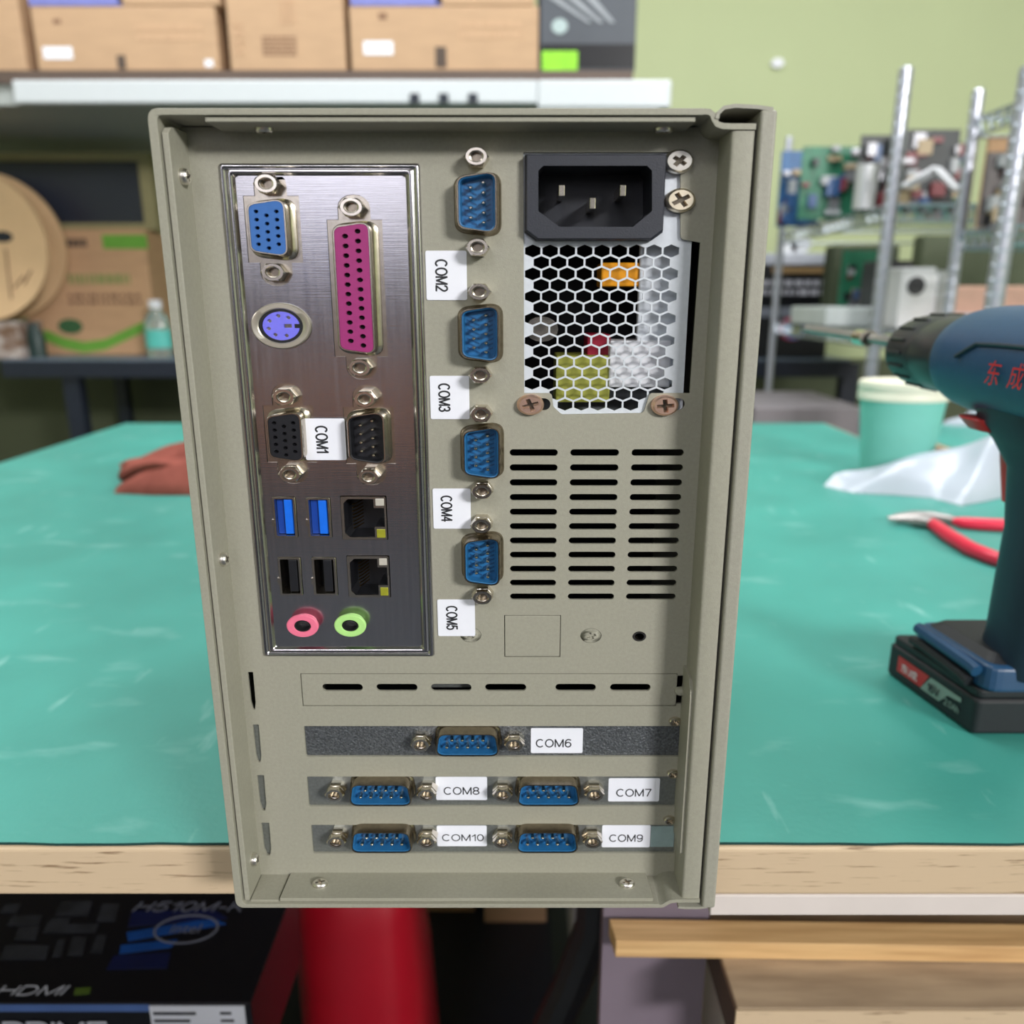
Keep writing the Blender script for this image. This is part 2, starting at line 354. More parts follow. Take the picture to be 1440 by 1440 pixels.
# ---- screws
def cross(r, w, n=0):
    return [(w,r),(-w,r),(-w,w),(-r,w),(-r,-w),(-w,-w),(-w,-r),(w,-r),(w,-w),(r,-w),(r,w),(w,w)]
def screw(name, parent, mat, c, r, h, axis='y', rot=0.0, flat=False, cr=0.62):
    """pan head with a cross recess; c in mm; axis the way the head looks: y = out of the case back, x = to +x, z+ = up, z- = down"""
    m = F(); cs, sn = math.cos(rot), math.sin(rot)
    def mp(a, y, b):
        a, b = a*cs-b*sn, a*sn+b*cs
        if axis == 'y': return (c[0]+a*WIDE, c[1]+y, c[2]+b)
        if axis == 'x': return (c[0]-y*WIDE, c[1]+a, c[2]+b)
        if axis == 'z': return (c[0]+a*WIDE, c[1]+b, c[2]-y)
        return (c[0]+a*WIDE, c[1]+b, c[2]+y)
    n = 28; top = r*(0.97 if flat else 0.80)
    rings = [[mp(a,0.2,b) for a,b in circle(r,n)], [mp(a,-h*0.45,b) for a,b in circle(r,n)], [mp(a,-h*0.8,b) for a,b in circle(r*0.93,n)], [mp(a,-h,b) for a,b in circle(top,n)]]
    m.loft(rings)
    hole = [ (a,b) for a,b in cross(r*cr, r*0.17)]
    m.plate(circle(top,n), -h, (0.5 if flat else -h*0.12), [hole], back=False, f=mp)
    m.mat = 1; m.add([mp(a,(0.4 if flat else -h*0.2),b) for a,b in ccw(hole)], [tuple(range(12))])
    return m.build(name, [mat, BEIGE if flat else SHELLD], parent, smooth=True, angle=30)
def pf(px,py,y): x,z = P(px,py,y); return (x,y,z)
def at3(px,py,y,yb): x,z = P(px,py,y); return (x,yb,z)
screw('grille_screw', ROOT, SCREWM, at3(956,226,-2.6,0.0), 3.35, 2.6, rot=0.9, cr=0.5)
screw('grille_screw', ROOT, BRASSY, at3(958,281,-2.4,0.0), 3.45, 2.4, rot=0.55)
screw('grille_screw', ROOT, COPPER, at3(746,570,-2.4,0.0), 3.3, 2.4, rot=0.35)
screw('grille_screw', ROOT, COPPER, at3(936,571,-2.4,0.0), 3.3, 2.4, rot=0.1)
for px,py in ((662,893),(831,894)):
    screw('flush_screw', ROOT, BEIGE, at3(px,py,0,0.15), 2.6, 0.35, rot=0.4, flat=True, cr=0.5)
for px,py in ((253,249),(307,785),(351,1206)):
    x = XL+4.8; y = -7.0; z = P(px,py,-6)[1]
    screw('lip_screw', ROOT, SCREWM, (x,y,z), 2.3, 1.5, axis='x', rot=0.4)
for px,py in ((450,1246),(882,1246)):
    x = P(px,py,-7)[0]; screw('lip_screw', ROOT, SCREWM, (x,-6.5,ZB+3.1), 2.2, 1.4, axis='z', rot=0.4)
for px,py in ((371,181),(934,179)):
    x = P(px,py,-6)[0]; screw('lip_screw', ROOT, SCREWM, (x,-5.5,ZT-3.3), 2.0, 1.3, axis='z-', rot=0.4)
for px,py in ((950,1016),(947,1090),(942,1155)):
    screw('slot_screw', ROOT, CHROME, at3(px,py,-1.2,0), 1.7, 1.4, rot=0.7)
x,z = P(957,973,-1); F().loft([[(x+a*WIDE,y,z+b) for a,b in circle(r,16)] for r,y in ((1.6,1.0),(1.6,-0.8),(1.2,-1.5),(0.3,-1.8))], False, True).build('rivet', BEIGE, ROOT, smooth=True)
mbh = F(); mbh.loft([[(hx+a*WIDE,y,hz+b) for a,b in circle(r,20)] for r,y in ((1.75,0.0),(1.75,-0.15),(1.25,-0.15),(1.2,3.0))]); mbh.build('threaded_hole', CHROME, ROOT, smooth=True)

# ---- D-sub connectors
def dpoly(L, Wd, r, ins=0.0, fl=10):
    t = math.tan(math.radians(fl))*Wd/2
    L, Wd = L-2*ins, Wd-2*ins
    pts = [(-L/2, Wd/2),(L/2, Wd/2),(L/2-2*t,-Wd/2),(-L/2+2*t,-Wd/2)]
    return roundpoly(pts, max(0.4,r-ins), 6)
def orient(c, o):
    if o == 'V': return lambda u,v,y: (c[0]+v*WIDE, c[1]+y, c[2]-u)      # long axis upright, long side to +x
    return lambda u,v,y: (c[0]-u*WIDE, c[1]+y, c[2]-v)                   # long axis level, long side down
PIN = None
def pin_mesh():
    global PIN
    if PIN: return PIN
    m = MB(0.001); n = 8
    m.loft([[(a*WIDE,y,b) for a,b in circle(r,n)] for r,y in ((0.5,0),(0.5,-3.3),(0.42,-3.6),(0.2,-3.8))], False, True)
    o = m.build('pin', CHROME, origin=(0,0,0), smooth=True); PIN = o.data
    bpy.data.objects.remove(o); return PIN
NUT = {}
def nut(parent, c, h, r=2.75, mat=None, depth=None):
    m = F(); n = 24
    def hexr(k): 
        a = (2*PI*k/n) % (PI/3)-PI/6; return 0.87/math.cos(a)
    hx = lambda R,y: [(c[0]+R*hexr(k)*math.cos(2*PI*k/n)*WIDE, c[1]+y, c[2]+R*hexr(k)*math.sin(2*PI*k/n)) for k in range(n)]
    ci = lambda R,y: [(c[0]+a*WIDE, c[1]+y, c[2]+b) for a,b in circle(R,n)]
    m.loft([hx(r,0.5),hx(r,-h*0.55),hx(r*0.97,-h*0.6),ci(r*0.80,-h*0.62),ci(r*0.80,-h*0.70),hx(r,-h*0.74) if h>4 else ci(r*0.8,-h*0.74),hx(r,-h*0.92) if h>4 else ci(r*0.8,-h*0.9),ci(r*0.84,-h),ci(r*0.60,-h),ci(r*0.55,-h+0.5),ci(r*0.46,-h+0.6),ci(r*0.44,-h+3)])
    m.mat = 1; m.add(ci(r*0.46,-h+2.6),[tuple(range(n))])
    return m.build('jack_nut', [mat or CHROME, SHELLD], parent, smooth=True, angle=25)
def male9(c, o, name='serial_port', mat=BLUEP, metal=SHELLD, h=6.0, fl=10):
    L, Wd, r = 17.4, 9.0, 2.6; T = orient(c, o); R = lambda ins,y: [T(u,v,y) for u,v in dpoly(L,Wd,r,ins,fl)]
    s = F(); s.loft([R(-0.9,0.4),R(-0.8,-0.3),R(-0.4,-0.75),R(-0.05,-1.3),R(0,-h+0.25),R(0.15,-h),R(0.4,-h),R(0.5,-h+0.3),R(0.5,-1)])
    shell = s.build(name, metal, ROOT, smooth=True, angle=40)
    i = F(); i.loft([R(0.45,-h+0.45),R(0.75,-h+0.55),R(1.05,-1.7)], False, True); 
    if mat is BLUEP:  # shadows of the pins drawn as darker chevron strips
        i.mat = 1
        for hv in (-1,1):
            for kk in range(9):
                u0 = -5.6+kk*1.4
                p4 = [(u0,0.12*hv),(u0+0.55,0.12*hv),(u0+0.55-1.6,3.0*hv),(u0-1.6,3.0*hv)]
                if kk == 0: continue
                i.add([T(u,v,-1.85) for u,v in p4]+[T(u,v,-1.6) for u,v in p4],[(0,1,2,3),(0,1,5,4),(1,2,6,5),(2,3,7,6),(3,0,4,7)])
    i.build('insert', [mat, BLUESH], shell, smooth=True, angle=40)
    k = 0
    for row, n in ((1.42,5),(-1.42,4)):
        for j in range(n):
            u = (j-(n-1)/2)*2.77; x,y,z = T(u,row,-1.6)
            p = bpy.data.objects.new('pin', pin_mesh()); C.objects.link(p); p.parent = shell
            p.location = Vector((x*0.001, y*0.001, CAMZ+z*0.001))-Vector(ORG[ROOT.name])
    for sgn in (-1,1): nut(shell, T(sgn*12.5,0,0), h)
    return shell
def female(c, o, L, Wd, holes, span, name, mat, h=6.0, hr=0.55, flange=None):
    r = 2.4; T = orient(c, o); R = lambda ins,y: [T(u,v,y) for u,v in dpoly(L,Wd,r,ins)]
    s = F(); s.loft([R(-1.1,0.4),R(-1.0,-0.2),R(-0.3,-0.6),R(0,-1.0),R(0,-h+0.25),R(0.15,-h),R(0.42,-h),R(0.5,-h+0.3),R(0.5,-2)])
    shell = s.build(name, TINM, ROOT, smooth=True, angle=40)
    i = F(); hs = [[(u+a,v+b) for a,b in circle(hr,10)] for u,v in holes]
    i.plate(dpoly(L,Wd,r,0.5), -h+0.15, -h+1.6, hs, back=False, f=lambda a,y,b: T(a,b,y))
    i.mat = 1
    i.add([T(u,v,-h+1.5) for u,v in dpoly(L,Wd,r,0.8)], [tuple(range(len(dpoly(L,Wd,r,0.8))))])
    i.build('insert', [mat, HOLE], shell)
    for sgn in (-1,1): nut(shell, T(sgn*span/2,0,0), 4.2 if flange else 5.2, 2.9)
    if flange:
        f = F(); f.plate(flange, 0.75, 1.2); f.build('flange', TINM, shell)
    return shell
def lab(name_, quad, s, vert, y, fac=0.62, cx=0.5, cy=0.5):
    ps = [P(a,b,y) for a,b in quad]
    x0 = (ps[0][0]+ps[3][0])/2; x1 = (ps[1][0]+ps[2][0])/2; z1 = (ps[0][1]+ps[1][1])/2; z0 = (ps[2][1]+ps[3][1])/2
    o = F().plate(rrect(x0,x1,z0,z1,0.5,2), y, y+0.1).build('port_label', PAPER, ROOT, label='white sticker printed '+s)
    w, h = x1-x0, z1-z0; mm = 0.001
    c = ((x0+w*cx)*mm, (y-0.06)*mm, CAMZ+(z0+h*cy)*mm)
    if vert: strokes(s, c, (0,0,-1), (1,0,0), h*0.66*mm, w*0.31*mm, INK, o, 0.135)
    else: strokes(s, c, (1,0,0), (0,0,1), w*fac*mm, h*0.34*mm, INK, o, 0.13)
    return o
for s,(cx,cy) in (('COM2',(670.5,284.5)),('COM3',(674.5,470)),('COM4',(677,638)),('COM5',(677.5,791))):
    x,z = P(cx,cy,-6); male9((x,0,z),'V')
lab('l',((598,353),(655,352),(658,421),(600,423)),'COM2',True,-0.35, cx=0.38)
lab('l',((604,529),(659,528),(661,589),(606,590)),'COM3',True,-0.35, cx=0.36)
lab('l',((608,687),(661,687),(663,743),(610,744)),'COM4',True,-0.35, cx=0.36)
lab('l',((614.5,843),(667,843),(669,894),(616.5,895)),'COM5',True,-0.35, cx=0.38)

# ---- expansion cards
for i,(a,b,c2,d) in enumerate(slots):
    F().box(a-6, b+3, 1.1, 1.9, c2-2, d+2).build('card_bracket', ZINCD if i == 0 else ZINC, ROOT)
for s,(cx,cy) in (('COM6',(657,1048.5)),('COM8',(534.5,1119)),('COM7',(771.5,1119)),('COM10',(536,1185.5)),('COM9',(770,1185.5))):
    x,z = P(cx,cy,-4.9); male9((x,1.1,z),'H', fl=6)
lab('l',((746,1024),(820,1024),(819,1059),(747,1059)),'COM6',False,0.95,0.69,0.44,0.40)
lab('l',((855,1095),(928,1094),(927,1126),(856,1128)),'COM7',False,0.95,0.69,0.50,0.38)
lab('l',((612,1093),(684,1092),(686,1124),(614,1126)),'COM8',False,0.95,0.70,0.50,0.40)
lab('l',((846,1161),(915,1160),(914,1191),(847,1192)),'COM9',False,0.95,0.70,0.50,0.42)
lab('l',((614,1161),(684,1161),(685,1189),(615,1191)),'COM10',False,0.95,0.84,0.52,0.42)

x0,z1 = P(916,1162,0.9); x1,z0 = P(947,1191,0.9)
F().box(x0,x1,0.95,1.05,z0,z1).build('clear_tape', M('pale clear tape',(150,172,174),0.25,var=0.08,scale=(300,300,300)), ROOT)
# ---- i/o shield
def rect(x0,x1,z0,z1): return rrect(x0,x1,z0,z1,0.4,2)
def PR(a,b,c,d,y=0.3): x0,z1 = P(a,b,y); x1,z0 = P(c,d,y); return x0,x1,z0,z1
PY = 0.35
def portc(px,py,y): x,z = P(px,py,y); return (x,PY,z)
cv1 = portc(376,320.5,-5.5); cv2 = portc(400.5,615,-5.5); clp = portc(498,407,-5.5); cc1 = portc(515,617,-5.5)
def plus(c, w, hl, span, lobe=3.7):
    """outline of the opening: block round the shell with a round lobe for each jack nut"""
    x,_,z = c; w *= WIDE; a = []
    lw = lobe*WIDE
    for i in range(9):
        t = PI*i/8; a.append((x+lw*math.cos(t), z+span/2+0.3+lobe*math.sin(t)))
    a += [(x-lw,z+hl),(x-w,z+hl),(x-w,z-hl),(x-lw,z-hl)]
    for i in range(9):
        t = PI+PI*i/8; a.append((x+lw*math.cos(t), z-span/2-0.3+lobe*math.sin(t)))
    a += [(x+lw,z-hl),(x+w,z-hl),(x+w,z+hl),(x+lw,z+hl)]
    return a
sh = [plus(cv1,6.3,9.6,25), plus(cv2,6.1,9.3,25), plus(clp,6.3,20.4,47.1), plus(cc1,6.1,9.3,25)]
u3 = [PR(383,699,419,755), PR(431,700,467,755)]; u2 = [PR(391,784,426,836), PR(439,784,475,836)]
l1 = PR(479,698,545,758); l2 = PR(488,782,549,839)
for q in u3+u2+[l1,l2]: sh.append(rect(q[0]-0.25,q[1]+0.25,q[2]-0.25,q[3]+0.25))
px_, pz_ = P(394.5,458.5,-1)
pan = (SX0+4.4, SX1-4.4, SZ0+3.4, SZ1-3.6)
F().plate(rrect(pan[0],pan[1],pan[2],pan[3],0.6,2), PY, PY+0.35, sh).build('io_shield', STEEL, ROOT)
fr = []
for ins,y in ((-0.1,0.0),(0.0,-0.5),(0.35,-1.0),(0.8,-1.1),(1.15,-0.7),(1.4,-0.45),(1.8,-0.8),(2.3,-1.0),(2.8,-0.75),(3.1,-0.1),(3.4,PY+0.05),(4.0,PY+0.02)):
    kx = ins*1.28; kz = ins*0.98
    fr.append([(a,y,b) for a,b in rrect(SX0+kx,SX1-kx,SZ0+kz,SZ1-kz,0.9,3)])
frm = F(); frm.loft(fr); frm.build('shield_frame', STEEL, ROOT, smooth=True, angle=50)
def flg(c, hl, span): return plus(c, 7.0, hl+0.7, span, 4.2)
v15 = [((j-2)*2.29+0.0, 2.25) for j in range(5)]+[((j-2)*2.29+1.1, 0.0) for j in range(5)]+[((j-2)*2.29, -2.25) for j in range(5)]
female(cv1,'V',16.6,8.6,v15,25,'vga_port',VGAB,flange=flg(cv1,9.6,25))
female(cv2,'V',16.4,8.4,v15,25,'vga_port',BLK,flange=flg(cv2,9.3,25))
d25 = [((j-6)*2.77,1.42) for j in range(13)]+[((j-5.5)*2.77,-1.42) for j in range(12)]
female(clp,'V',39.0,8.5,d25,47.1,'parallel_port',MAG,hr=0.72,flange=flg(clp,20.4,47.1))
sp = male9(cc1,'V',mat=BLK,metal=TINM)
F().plate(flg(cc1,9.3,25),0.75,1.2).build('flange', TINM, sp)
lab('l',((427,589),(485,588),(487,647),(430,647)),'COM1',True,-0.9, cx=0.42)
# keyboard socket
kb = F(); ci = lambda r,y: [(px_+a*WIDE,y,pz_+b) for a,b in circle(r,40)]
kb.loft([ci(7.0,0.5),ci(7.0,-0.7),ci(6.7,-1.1),ci(5.5,-1.1),ci(5.2,-0.8),ci(5.1,2.0)])
ps2 = kb.build('keyboard_port', M('beige nickel ring',(200,194,178),0.3,0.7,var=0.04), ROOT, smooth=True, angle=40)
m = F(); m.loft([ci(5.15,-0.1),ci(5.15,-0.5),ci(4.5,-0.5),ci(4.45,1.5)],False,True); m.build('socket_ring', BLK, ps2, smooth=True, angle=40)
hs = [[(px_+(3.1*math.cos(t)+a)*WIDE, pz_+3.1*math.sin(t)+b) for a,b in circle(0.55,10)] for t in [math.radians(d) for d in (55,100,150,195,240,290)]]
hs.append([(px_+a*WIDE,pz_+b) for a,b in ((0.6,-0.55),(2.5,-0.55),(2.5,0.6),(0.6,0.6))])
out = [(px_+a*WIDE, pz_+b) for a,b in circle(4.35,48)]
m = F(); m.plate(out,-0.3,1.0,hs); m.build('insert', PURP, ps2)
m = F(); m.plate([(px_+a*WIDE,pz_+b) for a,b in ((3.2,-0.6),(4.5,-0.6),(4.5,0.6),(3.2,0.6))],-0.45,0); m.build('key_notch', BLK, ps2)
# usb sockets
def usb(q, blue, name):
    x0,x1,z0,z1 = q; w = 0.75; m = F()
    o = lambda i,y: [(a,y,b) for a,b in rrect(x0+i*WIDE,x1-i*WIDE,z0+i,z1-i,0.35,2)]
    m.loft([o(-0.1,1.0),o(-0.1,-0.15),o(0.0,-0.3),o(0.5,-0.3),o(0.6,0.2),o(0.6,9)]); m.box(x0-0.5*WIDE,x0+0.3,-0.5,0.4,z0+4,z0+6.2)
    s = m.build(name, TINM, ROOT, smooth=True, angle=40)
    m = F(); m.box(x0+0.8,x1-0.8,8,9,z0+0.6,z1-0.6); 
    if blue: m.box(x0+0.9,x0+(x1-x0)*0.44,1.6,8,z0+0.8,z1-0.8)
    m.build('cavity', USB3D if blue else BLK, s)
    m = F(); xc = x0+(x1-x0)*(0.66 if blue else 0.62); m.box(xc-1.5,xc+1.5,0.6,8,z0+0.9,z1-0.9); m.build('tongue', USB3 if blue else BLK, s, bevel=0.0003)
    return s
for q in u3: usb(q, True, 'usb_port')['label'] = 'usb socket with bright blue tongue'
for q in u2: usb(q, False, 'usb_port')['label'] = 'usb socket with black tongue'
def lan(q):
    x0,x1,z0,z1 = q; w = x1-x0; h = z1-z0
    o = [(x0+0.9,z0+2.2),(x0+2.4,z0+0.8),(x0+w*0.73,z0+0.8),(x0+w*0.73,z0+h*0.30),(x1-0.6,z0+h*0.30),(x1-0.6,z0+h*0.74),(x0+w*0.73,z0+h*0.74),(x0+w*0.73,z1-0.8),(x0+2.4,z1-0.8),(x0+0.9,z1-2.2)]
    m = F(); m.plate(rrect(x0,x1,z0,z1,0.3,2),-0.3,0.4,[o]); m.plate(rrect(x0,x1,z0,z1,0.3,2),0.4,12,[[(x0+0.4,z0+0.4),(x1-0.4,z0+0.4),(x1-0.4,z1-0.4),(x0+0.4,z1-0.4)]],back=False)
    s = m.build('ethernet_port', TINM, ROOT)
    m = F(); m.plate([(x0+0.6,z0+0.5),(x1-0.5,z0+0.5),(x1-0.5,z1-0.5),(x0+0.6,z1-0.5)],0.5,11,[o]); m.box(x0+0.5,x1-0.5,11,11.5,z0+0.5,z1-0.5); m.build('cavity', BLK, s)
    m = F()
    for k in range(8):
        z = z0+h*0.22+k*h*0.56/7; m.tube([(x0+5.5,9,z),(x0+4.2,4,z),(x0+3.4,2.2,z)],0.22,5)
    m.build('contacts', GOLD, s)
    a = x0+w*0.77
    F().box(a,x1-0.5,-0.45,0.3,z1-h*0.21,z1-0.6).build('status_light', LEDC, s, bevel=0.0002, label='clear status light')
    F().box(a,x1-0.5,-0.45,0.3,z0+0.6,z0+h*0.25).build('status_light', LEDY, s, bevel=0.0002, label='olive yellow status light')
lan(l1); lan(l2)
def jack(px,py,mat,lb):
    x,z = P(px,py,-3.6); ci = lambda r,y: [(x+a*WIDE,y,z+b) for a,b in circle(r,36)]
    m = F(); rr = [ci(3.1,0.4)]
    for k in range(5): rr += [ci(3.1,-0.1-k*0.45),ci(3.35,-0.3-k*0.45)]
    rr += [ci(3.9,-2.3),ci(4.1,-2.5),ci(4.1,-3.3),ci(3.85,-3.6),ci(2.3,-3.6),ci(2.15,-3.4),ci(2.05,-3.0)]
    m.loft(rr); o = m.build('audio_jack', mat, ROOT, smooth=True, angle=35, label=lb)
    m = F(); m.loft([ci(2.1,-3.2),ci(1.75,-3.1),ci(1.7,3)],False,True); m.build('jack_bore', HOLE, o)
jack(425,881,PINK,'pink microphone jack'); jack(492,880.5,LIME,'pale green headphone jack')

# ---- power supply
pm = F(); hexes = []
pdx = 5.31; r0 = P(757,353,1.5); rN = P(727,569,1.5)
dz = (rN[1]-r0[1])/14
xs0 = 4.85
psl, psr = P(973,341,1.5)[0], P(960,553,1.5)[0]
psx1 = (psl+psr)/2
hr = 2.05
for i in range(15):
    z = r0[1]+dz*i
    n = 9 if i % 2 == 0 else 8
    for j in range(n):
        x = xs0+pdx*(j+(0.5 if i % 2 else 0))
        if i == 14 and (j < 2 or j > 6): continue
        if i == 13 and j < 1: continue
        hexes.append([(x+hr*math.cos(PI/6+k*PI/3)*WIDE*1.0, z+hr*math.sin(PI/6+k*PI/3)*0.93) for k in range(6)])
ix0, iz1 = P(740,217,-3.5); ix1, iz0 = P(932,336,-3.5)
inl = [(ix0+2,iz0+2),(ix1-2,iz0+2),(ix1-2,iz1-2),(ix0+2,iz1-2)]
psz1, psz0 = P(727,205,1)[1], P(727,592,1)[1]
psl_ = [stad(P(a,568.5,1.5)[0],P(b,568.5,1.5)[0],P(0,568.5,1.5)[1]-2.1,P(0,568.5,1.5)[1]+2.1) for a,b in ((741,774),(936,958))]
psu = F(); psu.plate([(0.5,psz0),(psx1,psz0),(psx1,psz1),(0.5,psz1)],1.2,1.9,hexes+[inl]+psl_); psu = psu.build('power_supply', PSUM, ROOT)
wl = F(); wl.box(psx1-0.8,psx1,1.9,90,psz0,psz1); wl.box(0.5,psx1,1.9,90,psz0,psz0+0.8); wl.box(0.5,psx1,1.9,90,psz1-0.8,psz1); wl.build('housing', PSUM, psu)
wl = F(); wl.box(0.5,1.2,1.9,90,psz0,psz1); wl.box(0.5,psx1,88,90,psz0,psz1); wl.build('housing_inside', BLK, psu)
# things seen through the grille
def pbox(name,a,b,c,d,y0,y1,mat,**k):
    x0,z1 = P(a,b,y0); x1,z0 = P(c,d,y0); return F().box(x0,x1,y0,y1,z0,z1).build(name, mat, psu, bevel=0.0006, **k)
pbox('coil',846,369,900,403,9,24,ORANGE)
pbox('lit_wall_plate',901,340,961,541,8,11,PSUM)  # pale plate standing in for the lit side wall of the supply
pbox('white_block',858,479,942,545,7,20,WHITEB)
pbox('transformer',782,500,857,566,8,26,OLIVE)
pbox('relay',826,470,858,505,12,26,REDD)
F().loft([[(x+a*WIDE,y,z+b) for a,b in circle(4,16)] for (x,z) in [P(762,463,9)] for y in (9,20)],True,True).build('capacitor', CHROME, psu, smooth=True)
# inlet
def inlet():
    m = F(); ch = 2.4
    def ring(i, y, top=None):
        x0,x1,z0,z1 = ix0+i,ix1-i,iz0+i*0.8,iz1-i*0.8
        return [(x0+ch*1.4,y,z0),(x1-ch*1.4,y,z0),(x1,y,z0+ch),(x1,y,z1),(x0,y,z1),(x0,y,z0+ch)]
    a = [P(p,q,-3.5) for p,q in ((757,240),(764,233),(910,233),(917,240),(917,297),(890,319),(787,319),(757,297))]
    f = roundpoly(a,[0.8]*8,3)
    fo = [(x,z) for x,_,z in ring(0.3,0)]
    m.loft([ring(-0.4,1.2),ring(-0.4,-0.6),ring(0,-1.2),ring(0,-3.2),ring(0.3,-3.5)])
    m.plate(fo,-3.5,-2.9,[f],back=False)
    o = m.build('power_inlet', BLKI, ROOT)
    m = F(); m.loft([[(x,y,z) for x,z in f] for y in (-2.95,14)],False,True); m.build('socket', BLKID, o)
    for p,q in ((790,268),(876,268),(833.5,286)):
        x,z = P(p,q,-1.0); F().box(x-0.9,x+0.9,-1.0,14,z-1.6,z+1.6).build('blade', CHROME, o, bevel=0.0002)
inlet()
# ================================================================== THE PLACE AROUND IT (metres)
GREENM = M('teal cutting mat', (64,150,139), 0.45, var=0.13, scale=(9,9,9), detail=7, bump=0.15, bscale=(300,300,300), contrast=(0.25,0.75), rvar=0.06, scuff=((150,200,194),(16,42,30),(60,14,20)))
GREEND = M('teal mat edge', (12,60,58), 0.6, var=0.1)
WOODE = M('oak print laminate', (210,186,156), 0.45, rgb2=(140,114,88), scale=(46,500,640), detail=8, contrast=(0.60,0.72), bump=0.1, bscale=(46,500,640))
WOODS = M('yellow pine stick', (222,184,132), 0.5, rgb2=(190,148,100), scale=(14,300,300), detail=5, contrast=(0.35,0.75))
WOODG = M('grey brown wood print', (186,164,138), 0.5, rgb2=(132,112,92), scale=(10,70,160), detail=6, contrast=(0.35,0.72))
WHITEP = M('white painted board', (222,212,208), 0.5, var=0.02, scale=(60,60,60))
MAUVE = M('grey mauve panel', (120,108,120), 0.6, var=0.05, scale=(20,20,20))
WALLG = M('pale green wall paint', (184,193,150), 0.75, var=0.02, scale=(3,3,3))
FLOORM = M('grey floor', (62,68,76), 0.6, var=0.08, scale=(4,4,4))
CEILM = M('white ceiling', (190,190,188), 0.8, var=0.02)
CARD = M('brown cardboard', (186,152,120), 0.75, var=0.05, scale=(14,14,60), bump=0.05, bscale=(30,30,400))
CARD2 = M('tan cardboard', (200,160,124), 0.75, var=0.05, scale=(14,14,60))
CARDD = M('dark brown cardboard', (146,104,72), 0.8, var=0.06, scale=(14,14,60))
PRINT = M('brown print ink', (134,100,78), 0.8, var=0.05)
PRINTD = M('dark print ink', (84,70,62), 0.8, var=0.05)
PGREEN = M('green print ink', (110,170,64), 0.7, var=0.05)
PGREEN2 = M('pale green print ink', (142,150,92), 0.7, var=0.05)
VIOLET = M('violet printed band', (120,124,190), 0.5, var=0.06, scale=(30,30,30))
BLKBOX = M('glossy black carton', (14,14,20), 0.32, var=0.2, scale=(12,12,12))
GREYBOX = M('dark grey carton', (72,76,84), 0.45, var=0.1, scale=(8,8,8))
RAILW = M('white shelf rail', (206,210,214), 0.35, var=0.01)
SHELFGAP = M('dark brown gap shade', (92,76,68), 0.6, var=0.1, scale=(5,50,50))
SHELFU = M('grey shelf underside', (168,172,170), 0.6, var=0.05)
NAVY = M('navy black steel', (28,34,48), 0.45, var=0.08)
BENCHT = M('slate bench top', (96,108,122), 0.4, var=0.15, scale=(6,6,6))
PANELD = M('dark blue grey panel', (44,48,62), 0.35, var=0.06, scale=(4,4,4))
FRAMEO = M('dull yellow frame', (150,142,104), 0.6, var=0.05)
PCBG = M('green circuit board', (40,112,84), 0.45, var=0.25, scale=(60,60,60))
PCBB = M('blue circuit board', (46,92,140), 0.45, var=0.25, scale=(60,60,60))
PCBK = M('dark circuit board', (44,48,50), 0.45, var=0.25, scale=(60,60,60))
WIRE = M('chromed rack wire', (190,196,205), 0.25, 0.9, var=0.05)
POST = M('chromed rack post', (178,180,192), 0.3, 0.6, var=0.05, scale=(20,20,300))
TEALCUP = M('teal paper cup', (122,200,188), 0.5, var=0.03, scale=(30,30,30))
CREAM = M('cream cup rim', (232,230,212), 0.45, var=0.02)
COFFEE = M('pale milky drink', (228,216,200), 0.3, var=0.02)
BAGW = M('white plastic bag', (178,186,198), 0.3, var=0.03, scale=(20,20,20), spec=0.6)
RAG = M('brown red rag', (150,84,74), 0.95, var=0.22, scale=(45,45,45), bump=0.5, bscale=(500,500,500), spec=0.1)
REDH = M('red dipped handle', (226,40,72), 0.35, var=0.04, scale=(60,60,60))
TOOLM = M('tool steel', (150,146,144), 0.4, 0.6, var=0.08)
DRILLB = M('navy blue drill plastic', (30,70,106), 0.42, var=0.05, scale=(300,300,300), bump=0.08, bscale=(1500,1500,1500))
DRILLD = M('dark navy drill plastic', (20,40,58), 0.5, var=0.05, scale=(300,300,300))
RUBB = M('black drill rubber', (28,30,35), 0.55, var=0.08, scale=(200,200,200))
CHUCK = M('black chuck plastic', (40,42,48), 0.36, var=0.08, scale=(200,200,200))
REDT = M('red switch plastic', (190,36,40), 0.4, var=0.04)
REDL = M('red battery label', (186,40,44), 0.4, var=0.03)
SAGE = M('grey green battery label', (132,148,140), 0.45, var=0.03)
REDBAG = M('red plastic bag', (158,8,30), 0.4, var=0.08, scale=(12,12,12))
BLUEG = M('blue print streak', (14,62,128), 0.4, var=0.2, scale=(30,30,30))
DKBLUE = M('deep blue print', (12,20,62), 0.4, var=0.2, scale=(30,30,30))
GREYT = M('light grey lettering', (176,178,190), 0.5, var=0.02)
GREYT2 = M('dim grey lettering', (96,98,112), 0.5, var=0.02)
CLEAR = M('clear bottle plastic', (225,240,238), 0.12, var=0.01, trans=0.8)
TEALL = M('teal bottle label', (90,190,180), 0.4, var=0.05)
REEL = M('pale board reel', (226,190,148), 0.65, var=0.05, scale=(12,12,12), detail=5)
REELC = M('wound reel core', (176,142,120), 0.7, var=0.06, scale=(4,60,4))
DY = lambda d: d+CAMY
